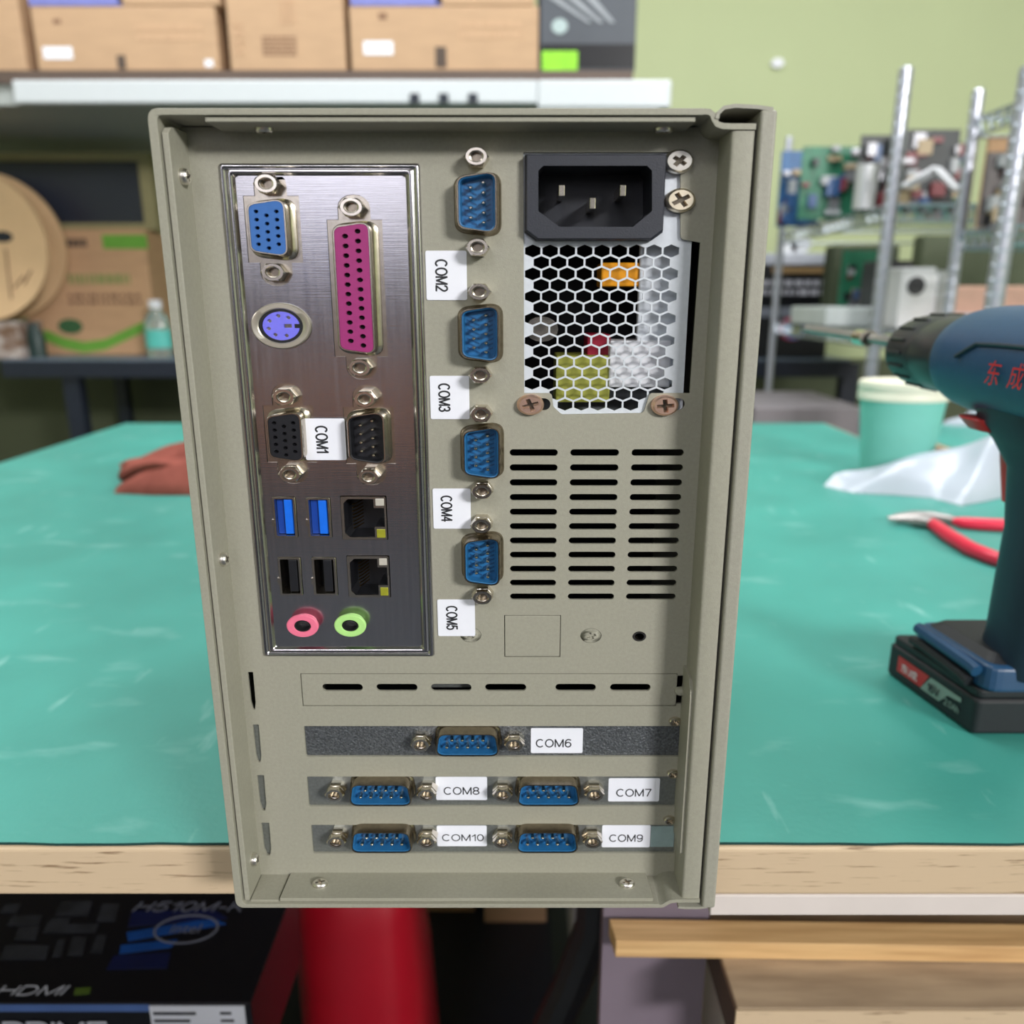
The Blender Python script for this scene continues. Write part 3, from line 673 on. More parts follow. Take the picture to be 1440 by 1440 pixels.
# ---- room shell
def slab(name, x0,x1,y0,y1,z0,z1, m):
    return struct(MB().box(x0,x1,y0,y1,z0,z1).build(name, m))
slab('floor', -3.2,3.4,-4.2,2.95,-0.1,0.0, FLOORM)
slab('wall_back', -3.2,3.4,2.85,2.95,0.0,2.9, WALLG)
slab('wall_left', -3.3,-3.2,-4.2,2.95,0.0,2.9, WALLG)
slab('wall_right', 3.4,3.5,-4.2,2.95,0.0,2.9, WALLG)
slab('ceiling', -3.3,3.5,-4.3,2.95,2.9,3.0, CEILM)
slab('wall_front', -3.3,3.5,-4.3,-4.2,0.0,2.9, M('grey wall paint',(132,132,140),0.8,var=0.02))
slab('added_band_1', -3.2,3.4,-4.2,-4.1,0.56,1.18, M('slate reflection band',(112,112,122),0.7,var=0.1,scale=(2,2,2)))  # unseen band added for the grey zone mirrored in the shield
slab('added_band_3', -3.2,3.4,2.82,2.85,0.0,0.74, M('dark olive painted shade',(84,90,68),0.8,var=0.04,scale=(3,3,3)))  # shade under the far bench painted as a dark wall band
slab('added_band_4', -1.25,-0.80,-4.2,-4.12,1.20,1.31, M('blue reflection patch',(50,96,250),0.6,var=0.02))  # unseen patch added for the blue spot mirrored in the shield
slab('added_band_2', -3.2,3.4,-4.2,-4.08,0.22,0.54, M('copper brown reflection band',(236,160,128),0.7,var=0.1,scale=(2,2,2)))  # unseen band added for the copper zone mirrored in the shield
# ---- workbench and mat
MT = 0.75; TT = MT-0.0015; TB0 = CAMZ-0.2382
FD = 0.2722
wb = thing('workbench', (0,0.5,0), 'wood-edged workbench carrying the beige computer and the cordless drill', 'workbench')
m = MB(); m.box(-0.70, 0.552, DY(FD), DY(1.395), TB0, TT); m.build('bench_top', WOODE, wb, bevel=0.0018, seg=3)
m = MB(); xw = W(1000,1270,FD)[0]; m.box(xw, 0.552, DY(FD+0.0005), DY(FD+0.02), CAMZ-0.2485, TB0-0.0002); m.build('apron_rail', WHITEP, wb, bevel=0.0006)
for x in (-0.66, 0.51):
    for d in (0.55, 1.35): MB().box(x-0.025,x+0.025,DY(d)-0.025,DY(d)+0.025,0,TB0).build('leg', NAVY, wb)
MB().box(-0.68,0.045,DY(0.40),DY(1.3),0.13,0.15).build('lower_shelf', NAVY, wb)
MB().box(W(846,1360,0.385)[0],G(1036,1419,CAMZ-0.36)[0]-0.002,DY(0.385),DY(0.397),0.0,TB0-0.0005).build('side_panel', MAUVE, wb)
mt = MB(); rn = random.Random(3)
fe = []
n = 90
for i in range(n+1):
    x = -0.698+(0.545+0.698)*i/n; fe.append((x, DY(0.2735)+rn.uniform(-0.0004,0.0004)))
mt.plate(fe+[(0.545,DY(1.39)),(-0.695,DY(1.39))], TT+0.0002, MT, f=lambda a,y,b:(a,b,y))
for i,f in enumerate(mt.f):
    zs_ = [mt.v[k][2] for k in f]
    mt.mi[i] = 0 if min(zs_) > MT-1e-5 else 1
mt = mt.build('cutting_mat', [GREENM, GREEND]); tag(mt, 'worn teal green cutting mat covering the wood-edged workbench', 'mat')
# second bench beyond the cup
wb2 = thing('workbench', (1.1,DY(1.15),0), 'further workbench topped with green, seen in the gap between the paper cup and the drill', 'workbench')
MB().box(0.64,1.7,DY(0.92),DY(1.388),TB0,TT).build('bench_top', WOODE, wb2, bevel=0.002)
MB().box(0.645,1.695,DY(0.925),DY(1.385),TT,MT).build('mat_cover', GREENM, wb2)
for x in (0.68,1.66):
    for d in (0.96,1.34): MB().box(x-0.02,x+0.02,DY(d)-0.02,DY(d)+0.02,0,TB0).build('leg', NAVY, wb2)
# ---- things under the bench
def decal(parent, x0,x1,y,z0,z1, mat, name='printing', t=0.0006):
    return MB().box(x0,x1,y-t,y,z0,z1).build(name, mat, parent)
def flat(parent, pts, z, mat, name, t=0.0004):
    m = MB(); m.plate(pts, z+t, z, f=lambda a,y,b:(a,b,y)); return m.build(name, mat, parent)
bz = 0.5636
fr_, _ = G(352,1410,bz), 0
bx1, by0 = fr_; by1 = by0+0.10; bx0 = bx1-0.33
prop = MB().box(bx0+0.0,bx1-0.05,by0+0.03,by1,0.1503,0.4985).build('cardboard_carton', CARDD); tag(prop,'plain brown carton on the lower shelf underneath the black mainboard carton','carton')
kb_ = thing('mainboard_carton', ((bx0+bx1)/2,(by0+by1)/2,0.4987), 'black printed mainboard carton lying flat under the bench with a white sticker on its front', 'carton')
MB().box(bx0,bx1,by0,by1,0.4987,bz).build('box_body', BLKBOX, kb_, bevel=0.0012)
def topq(pts): return [G(a,b,bz) for a,b in pts]
def toptext(s, a, b, ycen, hpx, mat, shear=0.25):
    p0 = G(a,ycen,bz); p1 = G(b,ycen,bz); h = G(a,ycen-hpx/2,bz)[1]-G(a,ycen+hpx/2,bz)[1]
    strokes(s, ((p0[0]+p1[0])/2,p0[1],bz+0.0012),(1,0,0),(0,1,0),p1[0]-p0[0],h,mat,kb_,0.16,shear)
toptext('H510M-K', 192, 345, 1277, 15, GREYT2)
toptext('HDMI', 0, 93, 1395, 15, GREYT)
flat(kb_, topq([(178,1312),(300,1292),(318,1300),(180,1324)]), bz+0.0002, BLUEG, 'printed_streak')
flat(kb_, topq([(170,1330),(250,1322),(240,1333),(168,1342)]), bz+0.0002, BLUEG, 'printed_streak')
flat(kb_, topq([(186,1282),(300,1280),(320,1292),(180,1304)]), bz+0.0002, DKBLUE, 'printed_streak')
flat(kb_, topq([(160,1345),(240,1340),(235,1362),(150,1364)]), bz+0.0002, DKBLUE, 'printed_streak')
c0 = G(262,1308,bz)
rg = MB(); rg.plate([(c0[0]+a,c0[1]+b) for a,b in circle(0.0125,32,0.021)], bz+0.0012, bz+0.0008, [[(c0[0]+a,c0[1]+b) for a,b in circle(0.0112,32,0.0195)]], f=lambda a,y,b:(a,b,y)); rg.build('printed_ring', GREYT2, kb_)
text('intel', (c0[0],c0[1],bz+0.0013),(1,0,0),(0,1,0),0.019,0.008,GREYT2,kb_)
for (a,b,c,d) in ((78,1268,130,1288),(10,1288,60,1302),(95,1318,122,1344),(60,1300,140,1312),(0,1330,70,1350),(66,1292,100,1300),(20,1304,56,1322),(128,1316,150,1340),(74,1322,92,1346),(0,1272,30,1284),(136,1272,168,1296)):
    flat(kb_, topq([(a+8,b),(c,b),(c-6,d),(a,d)]), bz+0.0002, M('dim board picture',(46,48,56),0.5,rgb2=(22,23,29),scale=(60,60,60)), 'printed_board_picture')
flat(kb_, topq([(106,1391),(128,1389),(126,1398),(104,1400)]), bz+0.0002, M('dim green print',(70,90,30),0.5,var=0.1), 'printed_mark')
decal(kb_, bx0+0.001, W(212,1425,by0-CAMY)[0], by0, bz-0.006, bz-0.0012, M('steel blue print',(70,96,150),0.4,var=0.1), 'printed_band')
lx0 = W(212,1425,by0-CAMY)[0]; lx1 = W(345,1425,by0-CAMY)[0]
st = decal(kb_, lx0, lx1, by0, bz-0.048, bz-0.002, M('pale grey sticker',(196,198,210),0.5,var=0.02), 'sticker', 0.0008)
sm = MB()
for i in range(7):
    z = bz-0.006-i*0.0055; a = lx0+0.002
    sm.box(a, a+(lx1-lx0)*(0.38 if i%2 else 0.45), by0-0.0011, by0-0.0008, z-0.002, z)
    sm.box(lx0+(lx1-lx0)*0.74, lx0+(lx1-lx0)*(0.86+0.02*(i%3)), by0-0.0011, by0-0.0008, z-0.0017, z)
sm.build('printed_lines', INK, st)
pz = W(80,1442,by0-CAMY)[1]
strokes('PRIME', ((W(5,1440,by0-CAMY)[0]+W(153,1440,by0-CAMY)[0])/2, by0-0.001, pz-0.0015),(1,0,0),(0,0,1),W(153,1440,by0-CAMY)[0]-W(5,1440,by0-CAMY)[0],0.011,GREYT,kb_,0.2)
# red bag
def blob(name, mat, cx, cy, z0, prof, seed, amp=0.0, n=40, parent=None, sub=0, ex=2.6):
    """soft stacked outline: prof = [(z, half width x, half depth y, dx, dy)]"""
    r_ = random.Random(seed); ph = [r_.uniform(0,6.28) for _ in range(6)]; m = MB(); rings = []
    for z,hx,hy,dx,dy in prof:
        ring = []
        for k in range(n):
            t = 2*PI*k/n; c_, s_ = math.cos(t), math.sin(t); q = (abs(c_)**ex+abs(s_)**ex)**(-1/ex)
            w = 1+amp*(math.sin(3*t+ph[0]+z*40)+0.6*math.sin(5*t+ph[1]-z*60)+0.5*math.sin(9*t+ph[2]+z*25))
            ring.append((cx+dx+hx*q*c_*w, cy+dy+hy*q*s_*w, z0+z+amp*hy*0.4*math.sin(4*t+ph[3])*(1 if z > 0.01 else 0)))
        rings.append(ring)
    m.loft(rings, True, True); return m.build(name, mat, parent, smooth=True, angle=60)
rx0 = W(390,1290,0.51)[0]; rx1 = W(574,1290,0.51)[0]; rc = (rx0+rx1)/2; rh = (rx1-rx0)/2
o = blob('shopping_bag', REDBAG, rc, DY(0.57), 0.1503, [(0,rh*1.1,0.062,0,0),(0.12,rh*1.16,0.066,0.004,0),(0.25,rh*1.10,0.062,0.003,0.0),(0.32,rh*1.02,0.050,0,0.0),(0.36,rh*0.97,0.038,0,0.0),(0.372,rh*0.94,0.02,0,0.0)], 4, 0.02)
tag(o, 'shiny red plastic bag standing under the bench beside the black printed carton', 'bag')
x0 = W(600,1330,0.9)[0]; x1 = W(668,1330,0.9)[0]; x2 = W(682,1330,0.88)[0]; x3 = W(768,1330,0.88)[0]
o = MB().box(x0,x1,DY(0.90),DY(1.15),0.1503,0.55).build('cardboard_carton', CARD2, bevel=0.001); tag(o,'brown carton in the dark under the bench, next to the red bag','carton')
o = MB().box(x2,x3,DY(0.88),DY(1.13),0.1503,0.56).build('cardboard_carton', CARD2, bevel=0.001); tag(o,'brown carton in the dark under the bench, beside the black hanging strap','carton')
s0 = W(840,1300,0.47); s1 = W(775,1445,0.46)
m = MB(); m.tube([(s0[0],DY(0.47),TB0-0.001),(s0[0]-0.002,DY(0.47),s0[1]),((s0[0]+s1[0])/2,DY(0.465),(s0[1]+s1[1])/2-0.004),(s1[0],DY(0.46),s1[1]),(s1[0]-0.02,DY(0.46),0.165)],0.014,10)
o = m.build('hanging_strap', RUBB, smooth=True); tag(o,'thick black strap hanging slantwise beside the grey mauve panel under the bench','strap')
o = MB().box(W(806,1300,0.80)[0],0.090,DY(0.80),DY(1.0),0.1503,0.60).build('storage_box', M('pale grey box',(170,166,170),0.6,var=0.03)); tag(o,'pale grey box behind the slanting black strap under the bench','box')
# cabinet and stick at the near side
cz = CAMZ-0.36
cxl, cyf = G(1036,1419,cz)
cab = thing('low_cabinet', (cxl+0.3,cyf+0.2,0), 'low cabinet with a grey brown wooden top pushed under the bench, holding a pine stick', 'cabinet')
MB().box(cxl,cxl+0.55,cyf,cyf+0.42,cz-0.025,cz).build('cabinet_top', [WOODG], cab, bevel=0.0012)
MB().box(cxl-0.0005,cxl+0.551,cyf-0.0012,cyf-0.0001,cz-0.025,cz-0.0002).build('edge_band', WOODE, cab)
MB().box(cxl-0.001,cxl-0.0001,cyf,cyf+0.42,cz-0.025,cz-0.0002).build('end_band', M('dark brown end band',(86,66,54),0.6,var=0.1), cab)
MB().box(cxl+0.012,cxl+0.54,cyf+0.012,cyf+0.41,0,cz-0.025).build('carcass', WHITEP, cab)
pl = MB()
A0 = W(866,1326,0.3635); A1 = W(1440,1322,0.3600)
dx_ = A1[0]-A0[0]
zt_p = cz+0.0115
pl.add([], [])
pts = [(A0[0],DY(0.3635)),(A0[0]+0.62,DY(0.352)),(A0[0]+0.6205,DY(0.370)),(A0[0]-0.002,DY(0.3800))]
pl.plate(pts, cz+0.0003, zt_p, f=lambda a,y,b:(a,b,y))
o = pl.build('pine_stick', WOODS, bevel=0.0006); tag(o,'long yellow pine stick lying across the grey brown cabinet top','stick')
# ---- cordless drill (nose pointing away, left flank showing)
dr = thing('cordless_drill', (0.262,DY(0.388),MT), 'navy blue cordless drill standing on its black battery on the mat', 'drill')
DX, DZ = 0.259, CAMZ-0.0315
def rings_y(prof, cx=DX, cz_=DZ, n=40, k=WIDE, sq=2.0):
    out = []
    for d, r in prof:
        ring = []
        for i in range(n):
            t = 2*PI*i/n; c_, s_ = math.cos(t), math.sin(t); q = (abs(c_)**sq+abs(s_)**sq)**(-1/sq)
            ring.append((cx+r*k*q*c_, DY(d), cz_+r*q*s_))
        out.append(ring)
    return out
m = MB(); m.loft(rings_y([(0.30,0.010),(0.302,0.022),(0.310,0.0275),(0.34,0.0285),(0.39,0.0285),(0.420,0.0282),(0.430,0.0272),(0.434,0.0262)], sq=2.2), True, True)
m.build('motor_housing', DRILLB, dr, smooth=True)
m = MB(); m.loft(rings_y([(0.4335,0.0262),(0.436,0.0258),(0.440,0.0245),(0.442,0.022)]), True, True); m.build('gear_collar', RUBB, dr, smooth=True, angle=50)
# raised panel line on the flank
m = MB(); 
def flank(px,py,d0=0.40, r=0.0287):
    # point on the left flank of the housing seen at this pixel height
    x, z = W(px,py,d0); zz = max(-0.95,min(0.95,(z-DZ)/r)); return z, -math.sqrt(1-zz*zz)*r*WIDE
def flankpts(lst):
    out = []
    for d,z in lst:
        q = 0.0292; zz = max(-0.97,min(0.97,z/q)); out.append((DX-q*WIDE*(1-abs(zz)**2.2)**(1/2.2), DY(d), DZ+z))
    return out
m.tube(flankpts([(0.402,0.0035),(0.388,0.0105),(0.37,0.0110),(0.33,0.0110)]),0.0010,6); m.build('panel_groove', DRILLD, dr, smooth=True)
# chuck
m = MB(); m.loft(rings_y([(0.441,0.0215),(0.447,0.0225),(0.470,0.0225),(0.473,0.0215),(0.476,0.0222),(0.500,0.0220),(0.5045,0.0185),(0.507,0.010)]), True, True); ch = m.build('chuck', CHUCK, dr, smooth=True, angle=40)
m = MB()
for i in range(18):
    t = 2*PI*i/18; c_, s_ = math.cos(t), math.sin(t); r = 0.0224
    x, z = DX+r*WIDE*c_, DZ+r*s_
    m.tube([(x,DY(0.479),z),(x,DY(0.497),z)],0.0011,5)
m.build('chuck_grip', CHUCK, ch, smooth=True)
tipx, tipz = W(1131,462,0.66)
m = MB()
def axis_pt(d): t = (d-0.505)/(0.66-0.505); return (DX+(tipx-DX)*t, DY(d), DZ+0.002+(tipz-DZ-0.002)*t)
m.tube([axis_pt(d) for d in (0.500,0.52,0.645,0.650,0.656,0.66)],[0.0040,0.0036,0.0036,0.0030,0.0034,0.0012],6)
bt = m.build('driver_bit', TOOLM, dr, smooth=True, angle=50)
a = axis_pt(0.575); m = MB(); m.loft([[(a[0]+r*1.2*math.cos(2*PI*i/20),DY(d),a[2]+r*math.sin(2*PI*i/20)) for i in range(20)] for d,r in ((0.567,0.0037),(0.567,0.0056),(0.583,0.0056),(0.583,0.0037))]); m.build('magnet_ring', CHROME, bt, smooth=True)
# neck, switch, trigger, handle
def hsec(z, d0, d1, x0, x1, n=28, ex=2.8):
    out = []; cx, cy = (x0+x1)/2, (d0+d1)/2
    for i in range(n):
        t = 2*PI*i/n; c_, s_ = math.cos(t), math.sin(t); q = (abs(c_)**ex+abs(s_)**ex)**(-1/ex)
        out.append((cx+(x1-x0)/2*q*c_, DY(cy+(d1-d0)/2*q*s_), CAMZ+z))
    return out
m = MB(); m.loft([hsec(-0.040,0.335,0.418,0.229,0.289),hsec(-0.060,0.336,0.414,0.232,0.286),hsec(-0.068,0.338,0.404,0.237,0.283),hsec(-0.080,0.343,0.392,0.241,0.281),hsec(-0.11,0.346,0.386,0.242,0.280),hsec(-0.14,0.349,0.388,0.243,0.279),hsec(-0.166,0.350,0.388,0.243,0.279),hsec(-0.182,0.349,0.391,0.242,0.281)], True, True)
m.build('handle', DRILLD, dr, smooth=True)
m = MB(); m.loft([hsec(-0.0585,0.386,0.4145,0.2285,0.2895,ex=4),hsec(-0.0645,0.384,0.4085,0.2325,0.2855,ex=4)],True,True); m.build('direction_switch', REDT, dr, smooth=True, bevel=0.0008)
m = MB(); m.loft([hsec(-0.066,0.380,0.409,0.248,0.274),hsec(-0.080,0.380,0.404,0.248,0.274),hsec(-0.100,0.380,0.395,0.248,0.274)],True,True); m.build('trigger', REDT, dr, smooth=True)
# foot
def prismz(name, pts, z0, z1, mat, bev=0.0, seg=3, par=dr, top=None):
    m = MB(); n = len(pts); tp = top or pts
    m.loft([[(x,DY(d),CAMZ+z0) for x,d in pts],[(x,DY(d),CAMZ+z1) for x,d in tp]],True,True)
    return m.build(name, mat, par, bevel=bev, seg=seg)
BB = -0.2131
bat = roundpoly([(0.2178,0.4245),(0.2300,0.3545),(0.2920,0.3545),(0.3035,0.4245)],0.0035,4)
ins = lambda p,k,kd=0.0: [(0.261+(x-0.261)*k, 0.3885+(d-0.3885)*(k-kd)) for x,d in p]
bt_ = prismz('battery', bat, BB, -0.1935, RUBB, 0.002)
prismz('battery_rail', ins(bat,0.97), -0.1937, -0.1885, RUBB, 0.0015)
f0 = roundpoly([(0.2235,0.415),(0.2325,0.352),(0.2895,0.352),(0.2985,0.415)],0.008,4)
prismz('foot', f0, -0.1887, -0.176, DRILLB, 0.002, top=ins(f0,0.93))
f1 = ins(f0,0.93); prismz('foot_cover', ins(f0,0.86), -0.1765, -0.1725, RUBB, 0.0015, top=ins(f0,0.70))
# side bumper and clip
def lf(d, z): # left flank of the foot
    t = (0.4225-d)/(0.4225-0.3545); return (0.2205+0.0095*t, DY(d), CAMZ+z)
m = MB(); m.tube([lf(0.405,-0.1765),lf(0.400,-0.1770),lf(0.362,-0.1785),lf(0.358,-0.1795)],0.0032,8); m.build('bumper', DRILLB, dr, smooth=True)
m = MB(); m.tube([lf(0.408,-0.1850),lf(0.400,-0.1845),lf(0.368,-0.1862),lf(0.362,-0.1875)],0.0028,8); m.build('side_clip', RUBB, dr, smooth=True)
# label on the battery flank
def bp(u, v, off=0.0006):   # u along flank 0 far .. 1 near, v height 0..1
    x = 0.2185+0.0115*u; d = 0.4225-0.068*u
    return (x-off, DY(d), CAMZ+BB+v*(0.0196))
def quad(name, us, mat, par, off=0.0006):
    m = MB(); m.add([bp(u,v,off) for u,v in us],[tuple(range(len(us)))]); return m.build(name, mat, par)
lb = quad('battery_label', [(0.12,0.30),(0.12,0.78),(0.50,0.78),(0.42,0.30)], REDL, bt_)
quad('battery_plate', [(0.42,0.28),(0.52,0.78),(0.86,0.78),(0.86,0.66),(0.72,0.60),(0.64,0.28)], SAGE, bt_)
fd = (Vector(bp(1,0))-Vector(bp(0,0))).normalized()
def btext(s,u,v,w,h,mat,par): text(s, bp(u,v,0.0011), fd, (0,0,1), w*0.069, h*0.0196, mat, par)
btext('东成',0.28,0.52,0.20,0.26,WHITEB,lb)
strokes('16V',bp(0.57,0.50,0.0011),fd,(0,0,1),0.14*0.069,0.26*0.0196,INK,bt_,0.16)
strokes('2.0Ah',bp(0.78,0.42,0.0011),fd,(0,0,1),0.16*0.069,0.2*0.0196,SAGE,bt_,0.14)
def ftext(s,d,z,w,h):
    q = 0.0288; zz = z/q
    x = DX-q*WIDE*(1-abs(zz)**2.2)**(1/2.2)-0.0012
    text(s,(x,DY(d),DZ+z),(0,-1,0),(0.12,0,1),w,h,REDT,dr)
ftext('东',0.3665,-0.0015,0.0106,0.0115); ftext('成',0.349,-0.0015,0.0106,0.0115)
# ---- pliers
pz_ = MT+0.006
pr = thing('cutting_pliers', (*G(1330,745,MT),MT), 'red handled cutting pliers lying on the green mat behind the drill', 'pliers')
def gp(px,py,z=pz_): x,y = G(px,py,z); return (x,y,z)
m = MB(); m.tube([gp(1248,728),gp(1262,727),gp(1285,726),gp(1310,727),gp(1335,731),gp(1352,735)],[0.0012,0.004,0.0056,0.0056,0.0048,0.003],10); m.build('jaw', TOOLM, pr, smooth=True)
m = MB(); m.tube([gp(1250,730),gp(1270,731),gp(1290,733),gp(1310,736)],[0.001,0.003,0.0055,0.0055],10); m.build('jaw', TOOLM, pr, smooth=True)
m = MB(); m.tube([gp(1340,733),gp(1352,735),gp(1380,737),gp(1420,739),(gp(1480,742))],[0.0035,0.0055,0.006,0.006,0.005],12); m.build('handle', REDH, pr, smooth=True)
m = MB(); m.tube([gp(1308,734),gp(1316,740),gp(1335,754),gp(1365,772),gp(1395,784),gp(1430,794),gp(1475,803)],[0.0045,0.006,0.0065,0.0065,0.0062,0.006,0.005],12); m.build('handle', REDH, pr, smooth=True)
# ---- cup, bag, rag
cd = 0.977; cx_, _ = W(1265,600,cd); zc0 = MT
cup = thing('paper_cup', (cx_,DY(cd),MT), 'teal paper cup with a cream rim standing behind the white plastic bag', 'cup')
def cring(r, z, n=48): return [(cx_+r*WIDE*math.cos(2*PI*i/n), DY(cd)+r*math.sin(2*PI*i/n), z) for i in range(n)]
hcup = W(1265,540,cd-0.04)[1]-MT
m = MB(); m.loft([cring(0.031,MT+0.001),cring(0.0315,MT+0.006),cring(0.0385,MT+hcup*0.82),cring(0.0375,MT+hcup*0.82),cring(0.031,MT+0.008)],True,True); m.build('cup_wall', TEALCUP, cup, smooth=True)
m = MB(); m.loft([cring(0.0385,MT+hcup*0.80),cring(0.0408,MT+hcup*0.81),cring(0.0410,MT+hcup*0.88),cring(0.0400,MT+hcup*0.89),cring(0.0408,MT+hcup*0.90),cring(0.0412,MT+hcup*0.98),cring(0.0402,MT+hcup*1.0),cring(0.0385,MT+hcup*0.985),cring(0.0375,MT+hcup*0.95),cring(0.010,MT+hcup*0.955)],False,True); m.build('lid', CREAM, cup, smooth=True, angle=50)
def drape(name, mat, outline, seed, hmax, fold, parent=None, res=44, rim=0.004, peak=None):
    """crumpled soft thing lying on the mat: outline = list of ground points"""
    r_ = random.Random(seed); ph = [(r_.uniform(-1,1),r_.uniform(-1,1),r_.uniform(0,6.3)) for _ in range(9)]
    n = len(outline); cx = sum(p[0] for p in outline)/n; cy = sum(p[1] for p in outline)/n
    if peak: cx, cy = peak
    m = MB(); rings = []; ol = []
    for i in range(n):
        for j in range(4):
            t = j/4; a, b = outline[i], outline[(i+1)%n]; ol.append((a[0]+(b[0]-a[0])*t, a[1]+(b[1]-a[1])*t))
    steps = 16
    for s in range(steps+1):
        f = 1-s/steps*0.97; ring = []
        for i,(x,y) in enumerate(ol):
            X = cx+(x-cx)*f; Y = cy+(y-cy)*f
            h = hmax*(1-f**2.2)
            w = sum(math.sin(p[0]*X*55*fold+p[1]*Y*75*fold+p[2]) for p in ph)/9
            h = h*(1+0.9*w)+ (0 if s == 0 else max(0,hmax*0.25*w))
            ring.append((X, Y, MT+0.0006+max(0,h)+(rim if s else 0)))
        rings.append(ring)
    m.loft(rings, True, True); return m.build(name, mat, parent, smooth=True, angle=80)
o = drape('plastic_bag', BAGW, [G(a,b,MT) for a,b in ((1158,684),(1200,694),(1260,697),(1310,701),(1352,712),(1385,706),(1412,700),(1425,672),(1418,660),(1385,670),(1350,680),(1280,682),(1230,683),(1190,682))], 11, 0.044, 1.15, peak=G(1392,682,MT))
tag(o,'crumpled white plastic bag lying in front of the teal paper cup','bag')
o = drape('cleaning_rag', RAG, [G(a,b,MT) for a,b in ((160,694),(215,697),(270,697),(330,690),(335,672),(300,664),(250,664),(215,666),(190,674),(172,684))], 5, 0.020, 0.6, peak=G(265,684,MT))
m = MB(); r_ = random.Random(4); rows = []
for j in range(15):
    v = j/14; row = []
    for i in range(25):
        u = i/24; a = 168+u*170; y_ = 690-v*26
        x, y = G(a+10*math.sin(v*3.1)*(1-u)-18*(1-u)*v*0, y_, MT)
        zz = MT+0.012+0.030*math.sin(min(1,u*1.5+0.08)*PI/2)*(0.55+0.45*math.sin(v*PI))+0.006*math.sin(7*u+4*v)+0.004*math.sin(13*v+3*u)
        row.append((x,y,zz))
    rows.append(row)
m.loft(rows, closed=False); fl_ = m.build('upper_fold', RAG, o, smooth=True); sd_ = fl_.modifiers.new('cloth','SOLIDIFY'); sd_.thickness = 0.007; sd_.offset = -1
tag(o,'folded red brown rag lying on the mat beside the computer','rag')
o = drape('plastic_scrap', BAGW, [(a,b) for a,b in ((0.745,DY(1.37)),(0.80,DY(1.32)),(0.86,DY(1.33)),(0.86,DY(1.375)),(0.80,DY(1.38)))], 8, 0.035, 1.0)
tag(o,'small white plastic scrap on the further green bench beyond the cup','scrap')
# grey crate behind the bench
gxa = W(1060,580,1.9)[0]; gxb = W(1215,580,1.9)[0]; gz = W(1100,573,1.9)[1]
o = MB().box(gxa,gxb,DY(1.9),DY(2.25),0,gz).build('storage_crate', M('grey mauve crate',(128,122,126),0.6,var=0.06,scale=(8,8,8)), bevel=0.004); tag(o,'grey storage crate on the floor just beyond the far edge of the mat','crate')
# ================================================================== FAR BACKGROUND
BD = 2.45; BZ = CAMZ-0.179
bn = thing('steel_bench', (-0.3,DY(2.7),0), 'long dark steel bench along the green wall carrying the cable reel and the printed carton', 'bench')
bxl, bxr = W(3,515,BD)[0], W(1196,510,BD)[0]
MB().box(bxl,bxr,DY(BD),DY(3.02),BZ-0.012,BZ).build('bench_top', BENCHT, bn)
MB().box(bxl,bxr,DY(BD)-0.004,DY(BD)+0.03,BZ-0.055,BZ-0.006).build('front_rail', NAVY, bn)
for px,d,w in ((109,2.48,0.05),(176,2.98,0.04),(1188,2.48,0.05),(700,2.48,0.05)):
    x = W(px,570,d)[0]; MB().box(x-w/2,x+w/2,DY(d)-0.02,DY(d)+0.02,0,BZ-0.012).build('leg', NAVY, bn)
def card(name, a,b,c,d_, dist, depth, mat, label, cat='carton', zbase=None, group=None, bev=0.004):
    """box whose front shows between pixel (a,b) and (c,d_) at this distance"""
    x0, z1 = W(a,b,dist); x1, z0 = W(c,d_,dist)
    if zbase is not None: z0 = zbase
    t = thing(name, ((x0+x1)/2,DY(dist+depth/2),z0), label, cat, group)
    MB().box(x0,x1,DY(dist),DY(dist+depth),z0,z1).build('box_body', mat, t, bevel=bev)
    t['x0'],t['x1'],t['z0'],t['z1'] = x0,x1,z0,z1
    return t
def pr_(t, dist, a,b,c,d_, mat, name='printing', off=0.001):
    x0, z1 = W(a,b,dist); x1, z0 = W(c,d_,dist)
    return MB().box(x0,x1,DY(dist)-off,DY(dist)+0.0005,z0,z1).build(name, mat, t)
def lines(t, dist, a,b,c,d_, nl, mat, seed=1):
    r_ = random.Random(seed); m = MB(); x0,z1 = W(a,b,dist); x1,z0 = W(c,d_,dist); h = (z1-z0)/nl
    for i in range(nl):
        x = x0
        while x < x1:
            w = r_.uniform(0.03,0.12)*(x1-x0)
            m.box(x,min(x1,x+w),DY(dist)-0.001,DY(dist)+0.0005,z1-h*(i+0.75),z1-h*(i+0.15)); x += w+0.03*(x1-x0)
    return m.build('printed_lines', mat, t)
# ---- wall shelf and its boxes
SD = 2.2; Z1 = CAMZ+0.533; Z0 = CAMZ+0.479
sh_ = thing('wall_shelf', (-0.6,DY(2.6),Z0), 'long wall shelf with a white front rail and a row of cartons on it', 'shelf')
sx0, sx1 = W(18,128,SD)[0], W(944,128,SD)[0]; sxm = W(756,128,SD)[0]
MB().box(sx0,sxm,DY(SD),DY(SD)+0.03,Z0,Z1).build('front_rail', RAILW, sh_, bevel=0.004)
MB().box(sxm,sx1,DY(SD)-0.004,DY(SD)+0.03,Z0-0.012,Z1).build('front_rail', RAILW, sh_, bevel=0.006)
MB().box(sxm,sx1-0.03,DY(SD)+0.002,DY(SD)+0.05,Z0-0.03,Z0-0.012).build('bracket', RAILW, sh_)
MB().box(-2.3,sx1-0.02,DY(SD)+0.03,DY(3.09),Z0+0.002,Z1-0.004).build('shelf_deck', SHELFU, sh_)
zb_s = W(300,99,SD+0.02)[1]
MB().box(-2.3,W(892,100,SD)[0],DY(SD)+0.02,DY(3.05),Z1-0.004,zb_s).build('gap_shade_board', SHELFGAP, sh_)  # shadow gap under the cartons built as a dark board
